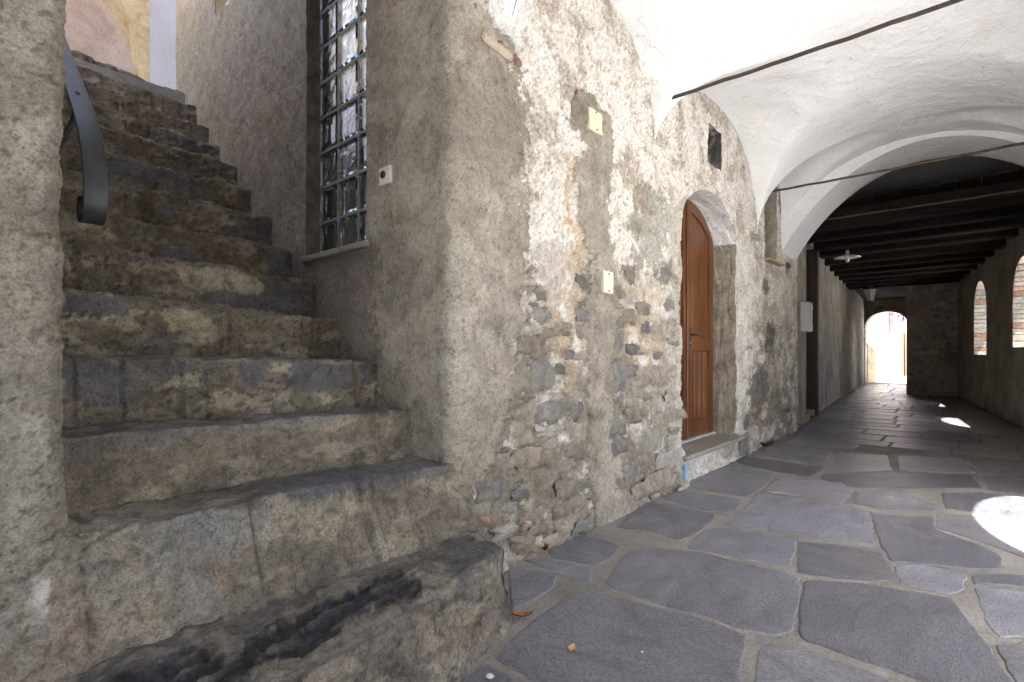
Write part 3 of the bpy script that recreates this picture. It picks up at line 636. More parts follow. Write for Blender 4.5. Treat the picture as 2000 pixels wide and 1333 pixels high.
for k in range(1, 14):
    Yk, zk, sl = edges[k - 1]
    if k < 13: Yn = edges[k][0]
    else: Yn = Yk + 2.3
    if k == 1: zb, slb = 0.20, 0.0
    else: zb, slb = edges[k - 2][1] - 0.03, edges[k - 2][2]
    lean = 0.17 if k == 1 else (0.035 if k < 4 else 0.02)
    ds = 0.0085 if k < 6 else 0.014
    x0 = -1.3 if k == 1 else XL
    xs = np.linspace(x0, XR, int((XR - x0) / ds)); fx = (xs - SX)
    nr, nn_, ntr = int(0.26 / ds), 7, max(6, int((Yn - Yk + .06) / (ds * 1.3))) if k < 13 else 30
    wav = 0.012 * fbm(xs * 3 + k * 11, xs * 0 + k, 80 + k, 4) + 0.006 * fbm(xs * 14, xs * 0 + k, 81 + k, 4) + 0.016 * sst(.30, .55, fbm(xs * 6.5 + 3 * k, xs * 0 + k, 82 + k, 3)) + 0.008 * sst(.35, .5, fbm(xs * 23, xs * 0 + 2 * k, 83 + k, 2))      # worn, chipped nosing
    zt = zk + sl * fx - wav * 0.45; zbv = zb + slb * fx
    rows = []; trs = []; nrm = []
    nos = 0.009
    for t in np.linspace(0, 1, nr):
        z = zbv * (1 - t) + (zt - nos) * t; y = Yk - lean * (1 - t) ** 1.3 + wav * 1.1 + 0.0 * t; rows.append((y, z)); trs.append(max(0, (t - .93) / .07) * .8); nrm.append((-1, 0))
    for j in range(1, nn_):
        a = j / nn_ * math.pi / 2; rows.append((Yk + wav * 1.1 + nos * (1 - math.cos(a)), zt - nos + nos * math.sin(a))); trs.append(0.9); nrm.append((-math.cos(a), math.sin(a)))
    for t in np.linspace(0, 1, ntr):
        rows.append((Yk + wav * 1.1 * (1 - t) + nos + (Yn + 0.05 - Yk) * t, zt + wav * .45 * t)); trs.append(1.0); nrm.append((0, 1))
    Yg = np.stack([r[0] for r in rows]); Zg = np.stack([r[1] for r in rows]); Xg = np.repeat(xs[None], len(rows), 0)
    T = np.repeat(np.array(trs)[:, None], len(xs), 1); N = np.array(nrm)
    d, C = step_shade(k, Xg, Yg, Zg, T, k)
    Yg = Yg + N[:, 0:1] * d; Zg = Zg + N[:, 1:2] * d
    o = put('step', mesh_np('step', np.stack([Xg, Yg, Zg], -1), gridfaces(len(rows), len(xs)), C), M_step, stairs)
# bottom step, with its free right-hand end
def plan1():
    pts = [(-0.75, 1.13), (0.45, 1.165), (0.75, 1.15), (1.1, 1.225), (1.40, 1.30)]
    P = Path(pts + [(1.465, 1.40), (1.475, 1.72)], r=0.09); return P
P1 = plan1(); ns1 = int(P1.L / .0085); u = np.linspace(0, P1.L, ns1); X1, Y1, nx1, ny1 = P1.at(u)
h1 = 0.272 + 0.006 * fbm(u * 3, u * 0, 90, 3) - 0.02 * sst(1.5, 2.4, u) * 0
rows = []
wav = 0.014 * fbm(u * 3.1, u * 0 + 3, 91, 4)
for t in np.linspace(0, 1, 34): rows.append((X1 + nx1 * (wav + .05 * (1 - t) ** 2), Y1 + ny1 * (wav + .05 * (1 - t) ** 2), -0.02 + (h1 - .02 + .02) * t, 0.0, nx1, ny1, 0 * u))
for j in range(1, 8):
    a = j / 8 * math.pi / 2; q = wav - 0.03 * (1 - math.cos(a)); rows.append((X1 + nx1 * q, Y1 + ny1 * q, h1 - .02 + .02 * math.sin(a), .9, nx1 * math.cos(a), ny1 * math.cos(a), u * 0 + math.sin(a)))
bx = np.clip(X1, None, 1.44); bx = np.where(Y1 > 1.33, np.minimum(bx, 1.44 - (Y1 - 1.33) * .3), bx)
for t in np.linspace(0.0, 1, 50):
    q = wav - .03; rows.append(((X1 + nx1 * q) * (1 - t) + bx * t, (Y1 + ny1 * q) * (1 - t) + 1.72 * t, h1 + 0 * t, 1.0, 0 * u, 0 * u, u * 0 + 1))
Xg, Yg, Zg = (np.stack([r[i] + 0 * u for r in rows]) for i in range(3)); T = np.repeat(np.array([r[3] for r in rows])[:, None], ns1, 1)
d, C = step_shade(0, Xg, Yg, Zg, T, 0)
px, py = proj(Xg, Yg, Zg); n2 = fbm(Xg * 9, (Yg + Zg) * 9, 93, 5); n3 = fbm(Xg * 26, (Yg + Zg) * 60, 94, 4); ns = fbm((Xg * .8 + Yg) * 5, (Yg - .3 * Xg) * 45, 95, 5)
wx, wy = px + 12 * n2, py + 9 * n2 + 5 * n3
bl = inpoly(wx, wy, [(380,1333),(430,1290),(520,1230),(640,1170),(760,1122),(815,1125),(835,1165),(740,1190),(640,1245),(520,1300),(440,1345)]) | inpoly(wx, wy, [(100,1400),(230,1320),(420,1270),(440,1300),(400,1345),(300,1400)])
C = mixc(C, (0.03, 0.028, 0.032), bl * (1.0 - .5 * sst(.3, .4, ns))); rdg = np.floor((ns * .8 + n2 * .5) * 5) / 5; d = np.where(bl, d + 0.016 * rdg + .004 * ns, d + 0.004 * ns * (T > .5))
gp = inpoly(wx, wy, [(860,1065),(985,1060),(985,1090),(930,1105),(925,1150),(900,1140),(880,1100)]); C = mixc(C, (0.09, 0.085, 0.085), gp * .75)
mv = (T < .5) & (px > 790) ; C = mixc(C, (0.33, 0.29, 0.22), mv * sst(-.1, .4, n2) * .6)
C = mixc(C, (0.16, 0.125, 0.11), (T < .5) * sst(.1, .5, n2 + .4 * n3) * .7); C = mixc(C, (0.36, 0.30, 0.24), (T < .5) * (px < 850) * sst(-.2, .5, -n2) * .5)
nX = np.stack([r[4] for r in rows]); nY = np.stack([r[5] for r in rows]); nZ = np.stack([r[6] for r in rows])
d = d + 0.010 * n2 * (T < .5)
put('step', mesh_np('step', np.stack([Xg + nX * d, Yg + nY * d, Zg + nZ * d], -1), gridfaces(len(rows), ns1), np.clip(C, .02, .8)), M_step, stairs)

# ------------------------------------------------------------------ vaults
VC, VA, CROWN = 0.43, 1.245, 3.2
bays = [(-1.6, 1.83, 2.43, 2.43), (1.83, 3.37, 2.43, 2.43), (3.37, 5.70, 2.43, 2.23), (5.70, 6.62, 2.23, 2.2)]
vau = thing('groin_vault', (2.0, 0.43, 2.3), 'whitewashed groin vaults over the passage with stained plaster', 'vault')
for bi, (a, b, sa, sb) in enumerate(bays):
    n = 150; th = np.linspace(0, np.pi, n); ph = np.linspace(0, np.pi, n)
    TT, PP = np.meshgrid(th, ph, indexing='ij')
    Yv = VC + VA * np.cos(TT); ca, hf = (a + b) / 2, (b - a) / 2
    if bi == 3: ca, hf = 6.22, 0.52
    Xv = ca - hf * np.cos(PP)
    if bi == 3: Xv = np.where(Xv > 6.22, 6.22 + (Xv - 6.22) * (0.42 / .52), Xv)
    f = (Xv - a) / (b - a); sp = sa * (1 - f) + sb * f
    cr = CROWN + (0.06 if bi == 0 else 0.0)
    z1 = sp + (cr - sp) * np.sin(TT) ** 0.95; z2 = sp + (cr - .01 - sp) * np.sin(PP) ** 0.95
    kk = 0.012; mx = np.maximum(z1, z2); z = mx + kk * np.log1p(np.exp(-np.abs(z1 - z2) / kk))
    z += 0.012 * fbm(Xv * 1.7 + 9, Yv * 1.7, 101, 4) + 0.0035 * fbm(Xv * 9, Yv * 9, 102, 3)
    z = np.where(np.abs(np.sin(TT)) * np.abs(np.sin(PP)) < 1e-6, z, z)
    put('vault_bay', mesh_np('vault_bay', np.stack([Xv, Yv, z], -1), gridfaces(n, n)), M_vault, vau)

# ------------------------------------------------------------------ solid walls with openings (thickness, arched holes)
def arcade(name, p0, p1, thick, zt, openings, mat, parent=None, ds=0.03, flipn=1, z0=-0.05):
    """wall from p0 to p1 (inner face), thickness to the right of travel * flipn; openings (s0,s1,sill,spring,rise)"""
    p0, p1 = Vector((*p0, 0)), Vector((*p1, 0)); L = (p1 - p0).length; t = (p1 - p0) / L; nrm = Vector((t.y, -t.x, 0)) * flipn
    cuts = {0.0, L}
    for o in openings:
        m = max(2, int((o[1] - o[0]) / ds))
        for i in range(m + 1): cuts.add(o[0] + (o[1] - o[0]) * (0.5 - 0.5 * math.cos(math.pi * i / m)))
    cuts = sorted(cuts); mb = MB()
    def top(o, s):
        h = (o[1] - o[0]) / 2; c = (o[0] + o[1]) / 2; return o[3] + o[4] * max(0, 1 - ((s - c) / h) ** 2) ** (o[5] if len(o) > 5 else .5)
    def prism(a, b, za0, zb0, za1, zb1):
        q = []
        for (s, zl, zh) in ((a, za0, za1), (b, zb0, zb1)):
            for k in (0, 1):
                p = p0 + t * s + nrm * thick * k; q.append((p.x, p.y, zl)); q.append((p.x, p.y, zh))
        # order: a-in-lo, a-in-hi, a-out-lo, a-out-hi, b...
        mb.add(q, [(0,4,5,1),(2,3,7,6),(0,2,6,4),(1,5,7,3),(0,1,3,2),(4,6,7,5)])
    for a, b in zip(cuts[:-1], cuts[1:]):
        m = (a + b) / 2; o = next((o for o in openings if o[0] - 1e-6 < m < o[1] + 1e-6), None)
        if o is None: prism(a, b, z0, z0, zt, zt)
        else:
            if o[2] > z0: prism(a, b, z0, z0, o[2], o[2])
            ta, tb = top(o, a), top(o, b)
            if min(ta, tb) < zt - .01: prism(a, b, ta, tb, zt, zt)
    return mb.build(name, mat, parent)
# right-hand arcade of the vaulted part
arc = arcade('open_arcade', (-1.7, -0.80), (6.62, -0.80), 0.55, 3.46, [(3.0, 4.75, -.06, 1.9, .7), (5.0, 6.62, -.06, 1.7, .75)], M_vault)
tag(arc, 'whitewashed arcade with round openings on the sunny side', 'arcade')
bal = MB().bbox(-1.7, 3.3, -2.35, -1.35, 3.2, 3.36, .02).build('sun_blocker_slab', M_white); tag(bal, 'rendered balcony slab added out of view to keep sun off the near floor', 'sun_blocker')  # unseen slab, added to block direct sun over the first bays
ebw = arcade('added_end_wall', (-1.7, -1.18), (-1.7, 1.86), 0.35, 3.46, [(.5, 2.6, -.06, 1.7, .9)], M_vault, flipn=-1); tag(ebw, 'whitewashed end wall added behind the viewer to cut sky light, with a low arch', 'wall')  # unseen wall, added to cut the sky light from behind
# transverse arch
ta = arcade('transverse_arch', (6.62, 1.86), (6.62, -1.18), 0.68, 3.46, [(0.13, 2.87, -.06, 2.05, 1.10, .8)], M_vault, flipn=-1, ds=.02)
tag(ta, 'whitewashed round arch between the vaults and the dark beamed tunnel', 'arch')
# beamed tunnel
tl = arcade('tunnel_wall', (7.3, 1.70), (11.6, 2.08), 0.5, 3.3, [(1.05, 2.0, 0.1, 2.62, 0.02)], M_tunnel, flipn=-1)
tag(tl, 'shadowed plaster wall of the beamed tunnel around a doorway', 'wall')
tl2 = arcade('tunnel_wall', (11.6, 2.08), (20.5, 2.69), 0.5, 3.3, [], M_tunnel, flipn=-1)
tag(tl2, 'far end of tunnel wall with a pale plaster streak, left of exit arch', 'wall')
rw0, rw1 = Vector((7.3, -0.80)), Vector((15.6, 0.26)); rL = (rw1 - rw0).length
def rs(x): return (x - 7.3) / (15.6 - 7.3) * rL
tr = arcade('window_wall', rw0, rw1, 0.42, 3.3, [(rs(8.95), rs(10.3), 1.08, 1.75, .55), (rs(12.2), rs(13.5), 0.97, 1.75, .58)], M_tunnel)
tag(tr, 'dark tunnel wall with two deep arched windows facing the light', 'wall')
cw = arcade('cross_wall', (15.6, 1.2), (15.6, -0.3), 0.5, 3.3, [], M_tunnel, flipn=-1)
tag(cw, 'rough stone cross wall closing the right half of the tunnel', 'wall')
cr = arcade('side_wall', (16.1, 1.2), (20.5, 1.35), 0.4, 3.0, [(0.5, 1.3, .5, 1.2, .4)], M_tunnel)
tag(cr, 'short wall hidden beyond the cross wall with a side opening', 'wall')
ew = arcade('exit_wall', (20.5, 2.95), (20.5, 1.0), 0.5, 3.3, [(0.28, 1.45, -.06, 1.85, .5)], M_tunnel, flipn=-1)
tag(ew, 'dark end wall with a round arch opening onto the sunlit street', 'wall')
ce = MB().box(15.4, 21, .9, 3.2, 2.75, 2.9).build('tunnel_ceiling', M_beam); tag(ce, 'dark low ceiling over the last stretch before the exit arch', 'ceiling')
us = MB().box(-1.75, 7.3, -1.355, 1.95, 3.44, 16).build('upper_storey', M_white); tag(us, 'plain rendered upper storey above the vaults, made tall to shade the stair top', 'building')  # unseen; height raised to keep direct sun off the stair top
us2 = MB().box(7.3, 21.0, -1.2, 3.4, 3.28, 6.5).build('upper_storey', M_white); tag(us2, 'plain rendered upper storey above the beamed tunnel', 'building')

# stairwell surroundings
sc_ = MB().add([(-.6,1.66,2.95),(1.6,1.66,2.95),(1.6,2.5,3.5),(-.6,2.5,3.5),(-.6,1.66,3.2),(1.6,1.66,3.2),(1.6,2.5,3.75),(-.6,2.5,3.75)], [(0,3,2,1),(4,5,6,7),(0,1,5,4),(1,2,6,5),(2,3,7,6),(3,0,4,7)]).build('stair_ceiling', M_cement)
tag(sc_, 'sloping plaster ceiling over the stone stairs', 'ceiling')
lin = MB().box(0.2, 1.44, 1.66, 1.95, 2.95, 3.46).build('stair_lintel', M_cement); tag(lin, 'plastered lintel over the foot of the stairs', 'lintel')
hb = arcade('arched_house_wall', (-1.6, 6.5), (1.47, 6.5), 0.35, 6.2, [(1.2, 3.0, 3.2, 4.0, 1.0)], M_ochre, flipn=-1, z0=3.0)
tag(hb, 'ochre edged archway at the top of the stairs', 'wall')
pb = MB().box(-2.5, 1.66, 7.5, 7.8, 3.0, 6.6).build('pink_wall', M_pink); tag(pb, 'pinkish weathered wall seen through the archway above the stairs', 'wall')
vb = MB().box(1.665, 4.5, 7.45, 7.8, 3.0, 7.5).build('skytinted_wall', M_skytint); tag(vb, 'white wall with sky tint painted in beyond the stair top', 'wall')
wb = MB().box(3.3, 3.5, 1.95, 5.4, 0.0, 9).build('added_white_wall', M_white); tag(wb, 'tall white wall added behind the glass blocks to whiten the upper rows', 'wall')  # added so the upper glass blocks look white
lw = MB().box(2.4, 3.28, 1.95, 5.4, 0.0, 2.55).build('added_dark_wall', M_cement); tag(lw, 'light well wall added behind the glass blocks to darken the lower rows', 'wall')  # added so the lower glass blocks stay dark
lg = MB().box(1.66, 3.5, 1.95, 5.4, -0.02, 0.0).build('light_well_floor', M_mortar); structure(lg)
for (a, b) in ((1.655, 1.70),):
    pass
bk = arcade('stair_wall_core', (SX + .03, 5.46), (SX + .03, 1.75), .16, 5.3, [(5.46-4.455, 5.46-4.145, 3.64, 4.16, .0), (5.46-2.94, 5.46-2.277, SILLZ - .03, 3.48, .0)], M_cement, pw, flipn=-1, ds=.3)
MB().box(1.64, 3.5, 1.76, 1.95, 0, 3.44).build('wall_core', M_cement, pw)
hbk = MB().box(3.52, 7.3, 2.14, 6.0, 0, 12).build('house_block', M_white); tag(hbk, 'plain house body behind the door wall', 'building')
MB().box(3.52, 7.3, 1.94, 2.2, 3.44, 5.0).build('wall_head', M_cement, pw)
# chamfer at the stair top
ch = MB().add([(SX,5.46,3.3),(SX+.3,5.46,3.3),(SX+.3,6.0,3.3),(SX,5.46,3.62),(SX+.3,5.46,3.62),(SX+.3,6.0,3.31)], [(0,1,2),(3,5,4),(0,3,4,1),(1,4,5,2),(0,2,5,3)]).build('stair_top_kerb', M_white)
tag(ch, 'sloping whitewashed kerb stone at stair top beside the sky-tinted wall', 'kerb')
ub = MB().box(SX + .02, SX + .3, 5.4, 5.46, 0, 5.3).build('stair_wall_end', M_ochre, pw)

# ------------------------------------------------------------------ ground and pavement
gr = MB().box(-40, 60, -60, -1.30, -0.25, -0.03).build('terrace_ground', M_ground); structure(gr)
gr2 = MB().box(-40, -1.75, -1.30, 30, -0.25, -0.03).build('square_ground', M_ground); structure(gr2)
gr3 = MB().box(21.0, 60, -1.19, 30, -0.25, -0.012).build('street_ground', M_ground); structure(gr3)
gr4 = MB().box(-2, 6, 5.2, 9, 2.9, 3.3).build('upper_landing', M_mortar); structure(gr4)
pv_x = np.linspace(-1.8, 21.2, 500); pv_y = np.linspace(-1.3, 3.2, 120); PX_, PY_ = np.meshgrid(pv_x, pv_y)
PZ_ = 0.0016 * fbm(PX_ * 5, PY_ * 5, 111, 4) + 0.0002
pav = structure(put('pavement', mesh_np('pavement', np.stack([PX_, PY_, PZ_], -1), gridfaces(120, 500)), M_mortar))

# ================================================================== OBJECTS
# ------------------------------------------------------------------ flagstones (parts of the pavement)
SLABS = [
 [(973,1287),(1006,1251),(1051,1209),(1110,1170),(1162,1157),(1201,1168),(1272,1189),(1337,1202),(1409,1225),(1451,1244),(1450,1267),(1440,1290),(1437,1345),(1420,1400),(1100,1400),(1045,1329),(1012,1306)],
 [(1188,1140),(1207,1108),(1227,1082),(1253,1072),(1337,1077),(1400,1090),(1480,1110),(1558,1128),(1553,1180),(1542,1232),(1510,1240),(1450,1228),(1370,1199),(1305,1184),(1256,1168),(1207,1152)],
 [(1576,1137),(1676,1142),(1785,1160),(1854,1171),(1872,1194),(1915,1252),(1944,1296),(1970,1328),(1980,1360),(1850,1345),(1749,1308),(1640,1272),(1575,1250),(1567,1234),(1569,1194)],
 [(1491,1270),(1520,1260),(1567,1270),(1640,1295),(1712,1322),(1790,1352),(1800,1420),(1480,1420),(1482,1333),(1486,1300)],
 [(996,1114),(1032,1113),(1084,1127),(1077,1147),(1045,1170),(1003,1189)],
 [(1019,1092),(1032,1088),(1110,1101),(1152,1114),(1151,1137),(1120,1134),(1061,1108)],
 [(1074,1075),(1097,1059),(1142,1051),(1191,1056),(1206,1069),(1188,1092),(1162,1105),(1126,1097),(1084,1090)],
 [(1207,1030),(1240,1001),(1259,981),(1305,988),(1396,1007),(1376,1027),(1350,1046),(1321,1053),(1272,1038)],
 [(1282,970),(1318,958),(1370,965),(1445,980),(1435,995),(1415,1002),(1370,995),(1321,982)],
 [(1352,930),(1399,919),(1427,913),(1470,915),(1511,925),(1498,943),(1479,959),(1459,970),(1418,964),(1375,956),(1340,948)],
 [(1436,902),(1461,895),(1504,900),(1600,913),(1604,916),(1590,925),(1577,931),(1530,924),(1492,916),(1455,909)],
 [(1474,886),(1492,874),(1567,877),(1621,883),(1617,893),(1608,906),(1549,900),(1511,895)],
 [(1511,946),(1530,936),(1567,940),(1642,944),(1662,957),(1658,970),(1643,982),(1586,970),(1497,960)],
 [(1484,966),(1567,975),(1640,989),(1690,999),(1698,1020),(1706,1060),(1640,1054),(1553,1044),(1424,1024),(1437,1013)],
 [(1383,1034),(1422,1032),(1550,1055),(1549,1075),(1538,1108),(1460,1093),(1345,1070)],
 [(1563,1060),(1640,1067),(1716,1073),(1728,1100),(1744,1132),(1676,1133),(1560,1119)],
 [(1672,962),(1748,963),(1832,990),(1820,999),(1712,992),(1668,984)],
 [(1704,1003),(1785,1010),(1822,1012),(1826,1037),(1900,1062),(1945,1082),(1955,1111),(1880,1108),(1742,1096),(1724,1065),(1714,1030)],
 [(1832,1005),(1900,1010),(1990,1030),(2040,1070),(1998,1090),(1955,1072),(1900,1052),(1834,1033)],
 [(1752,1108),(1800,1105),(1883,1123),(1877,1150),(1850,1160),(1763,1141)],
 [(1907,1153),(1960,1153),(2040,1167),(2060,1240),(1953,1243),(1928,1213)],
 [(1949,1264),(2010,1260),(2080,1290),(2080,1400),(2014,1400),(1988,1330)],
 [(1906,1126),(1960,1122),(2040,1132),(2060,1153),(1960,1141),(1908,1143)],
 [(1632,884),(1731,890),(1741,920),(1676,920),(1629,913)],
 [(1755,891),(1873,896),(1904,924),(1821,922),(1759,919)],
 [(1608,926),(1741,924),(1893,930),(1912,955),(1712,953),(1672,952),(1606,937)],
 [(1890,900),(2010,905),(2060,930),(1918,926)],
 [(1922,932),(2060,940),(2080,978),(1932,958)],
 [(1842,965),(1920,963),(2050,985),(2060,1020),(1920,1004),(1850,994)],
 [(905,1332),(950,1305),(988,1323),(1005,1340),(990,1400),(900,1400)],
]
traced = []
def slab_mesh(poly, seed, top):
    r = random.Random(seed); P = []
    n = len(poly)
    # round the corners, roughen the edges
    for i in range(n):
        a, b, c = (Vector(poly[(i + k) % n]) for k in (-1, 0, 1))
        e1 = min(.32, .016 / max(1e-6, (a - b).length)); e2 = min(.32, .016 / max(1e-6, (c - b).length))
        for t in (0, .5, 1):
            p0 = b + (a - b) * e1; p2 = b + (c - b) * e2; P.append(p0 * (1-t)**2 + b * 2*t*(1-t) + p2 * t*t)
        m = max(0, int((b + (c - b) * e2 - (c + (b - c) * e1)).length / .05))
        for k in range(1, m + 1):
            t = k / (m + 1); q = (b + (c - b) * e2).lerp(c + (b - c) * e1, t); P.append(q + Vector((r.uniform(-1, 1), r.uniform(-1, 1))) * .006)
    cx = sum((p for p in P), Vector((0, 0))) / len(P)
    mb = MB(); m = len(P); tilt = (r.uniform(-.004, .004), r.uniform(-.004, .004))
    def h(p): return top + tilt[0] * (p.x - cx.x) + tilt[1] * (p.y - cx.y)
    rings = [(-.004, -0.02), (0.0, -0.0036), (.004, -.0010), (.012, 0.0)]
    vs = []
    for off, dz in rings:
        for p in P:
            q = p + (cx - p).normalized() * off; vs.append((q.x, q.y, h(q) + dz))
    fs = []
    for k in range(len(rings) - 1):
        for i in range(m):
            j = (i + 1) % m; fs.append((k*m+i, k*m+j, (k+1)*m+j, (k+1)*m+i))
    fs.append(tuple((len(rings) - 1) * m + i for i in range(m)))
    mb.add(vs, fs); return mb
for i, s in enumerate(SLABS):
    poly = [on_z(x, y)[:2] for x, y in s]
    cc_ = Vector((sum(p[0] for p in poly), sum(p[1] for p in poly))) / len(poly)
    poly = [tuple(Vector(p) + (Vector(p) - cc_).normalized() * .014) for p in poly]; traced.append(poly)
    slab_mesh(poly, 300 + i, 0.0026 + 0.002 * rnd.random()).build('flagstone', M_slab if i % 3 else M_slab2, pav)
def in_any(p):
    for q in traced:
        if inpoly(np.array([p[0]]), np.array([p[1]]), q)[0]: return True
    return False
def wall_l(x): return 1.60 if x < 7 else (1.66 + (x - 7.3) * .088 if x < 11.6 else 2.04 + (x - 11.6) * .0685)
def wall_r(x): return -0.95 if x < 7.3 else (-.8 + (x - 7.3) * .1277 if x < 15.6 else 1.15)
x = -1.5; fi = 0
while x < 20.0:
    wd = rnd.uniform(.38, .62); y = wall_r(x + wd / 2) + .02
    while y < wall_l(x + wd / 2) - .15:
        ln = rnd.uniform(.4, .85); y2 = min(y + ln, wall_l(x + wd / 2) - .03)
        if wall_l(x + wd / 2) - y2 < .25: y2 = wall_l(x + wd / 2) - .03
        g = .014; j = lambda: rnd.uniform(-.02, .02)
        sk = .47 * 0.12
        poly = [(x + g + j() - sk*y, y + g), (x + wd - g + j() - sk*y, y + g), (x + wd - g + j() - sk*y2, y2 - g), (x + g + j() - sk*y2, y2 - g)]
        smp = [(a[0] * (1-u_) + b[0] * u_, a[1] * (1-u_) + b[1] * u_) for a in poly for b in poly for u_ in (0, .33, .5)] 
        if not any(in_any(p) for p in smp) and not (x < 1.65 and y2 > 1.05):
            slab_mesh(poly, 900 + fi, 0.003 + 0.003 * rnd.random()).build('flagstone', M_slab if fi % 2 else M_slab2, pav)
        fi += 1; y = y2
    x += wd

# ------------------------------------------------------------------ stones bedded in the wall
def stone(cxp, cyp, rx, ry, mat, hgt=0.012, seed=0, name='stone', parent=pw):
    r = random.Random(seed); X, Y, Z = on_y(cxp, cyp, WY)
    X2 = (on_y(cxp + rx, cyp, WY)[0] - X) * 1.2; dz = (on_y(cxp, cyp - ry, WY)[2] - Z) * 1.18
    yf = edge_y(X, Z); nseg, rings = 20, 4; ph = r.uniform(0, 6.28)
    mb = MB(); vs = [(X, yf - hgt, Z)]; ks = [1 + .13 * math.sin(3 * a + ph) + .1 * math.sin(5 * a + 2 * ph) + r.uniform(-.13, .13) for a in [2*math.pi*i/nseg for i in range(nseg)]]
    e = 2.0 / 2.7
    for q in range(1, rings + 1):
        f = q / rings
        for i in range(nseg):
            a = 2 * math.pi * i / nseg; c, s_ = math.cos(a), math.sin(a)
            xx = X + X2 * f * ks[i] * math.copysign(abs(c) ** e, c); zz = max(0.004, Z + dz * f * ks[i] * math.copysign(abs(s_) ** e, s_))
            vs.append((xx, yf - hgt * (.8 - f ** 3 * 1.7) + r.uniform(-.004, .004), zz))
    fs = [(0, 1 + (i + 1) % nseg, 1 + i) for i in range(nseg)]
    for q in range(rings - 1):
        for i in range(nseg):
            a, b = 1 + q * nseg + i, 1 + q * nseg + (i + 1) % nseg; fs.append((a, b, b + nseg, a + nseg))
    mb.add(vs, fs); return mb.build(name, mat, parent, True)
P_ = M_rubble_p
STM = {'g': M_rubble, 'b': M_rubble_b, 'p': M_rubble_p}
for i, (zx, zy, a, b, m) in enumerate(ST):
    m = STM[m]
    stone(980 + zx / 2.2216, 500 + zy / 2.2216, a / 2.2216, b / 2.2216, m, 0.009 + .008 * rnd.random(), 500 + i)
for i, (x_, y_, a, b, m) in enumerate(ST2):
    m = STM[m]
    stone(x_, y_, a, b, m, 0.006 + .007 * rnd.random(), 700 + i)
for (x_, y_, a, b) in ((942,1018,7,10),(1018,1022,8,9),(1480,812,6,9),(1008,118,14,12)):
    stone(x_, y_, a, b, M_brick, 0.014, int(x_), 'brick_fragment')
# long tile edge sticking out under the vault springing
a_, b_ = Vector(on_y(945, 66, WY - .03)), Vector(on_y(1003, 112, WY - .03)); dv = (b_ - a_)
mb = MB(); Mx = Matrix.Translation(a_) @ dv.to_track_quat('X', 'Z').to_matrix().to_4x4()
mb.bbox(0, dv.length, 0.0, .07, -.022, .02, .010, Mx); mb.build('tile_edge', M_tile, pw)
# knob of stone at the vault springing
stone(1480, 462, 9, 7, P_, .03, 801, 'corbel_stone')
# blue paint mark
xb, yb, zb = on_y(1331, 923, WY - .03); f0 = edge_y(xb, zb)
mb = MB(); r_ = random.Random(4); pts = [(-.022, -.05), (.0, -.058), (.02, -.045), (.024, .0), (.018, .05), (.0, .06), (-.018, .045), (-.025, .0)]
mb.add([(xb, f0 - .007, zb)] + [(xb + p[0] * .8, f0 - .006, zb + p[1]) for p in pts] + [(xb + p[0] * .8, f0 + .02, zb + p[1]) for p in pts],
       [(0, 1 + i, 1 + (i + 1) % 8) for i in range(8)] + [(1 + i, 9 + i, 9 + (i + 1) % 8, 1 + (i + 1) % 8) for i in range(8)])
mb.build('paint_mark', M_blue, pw)

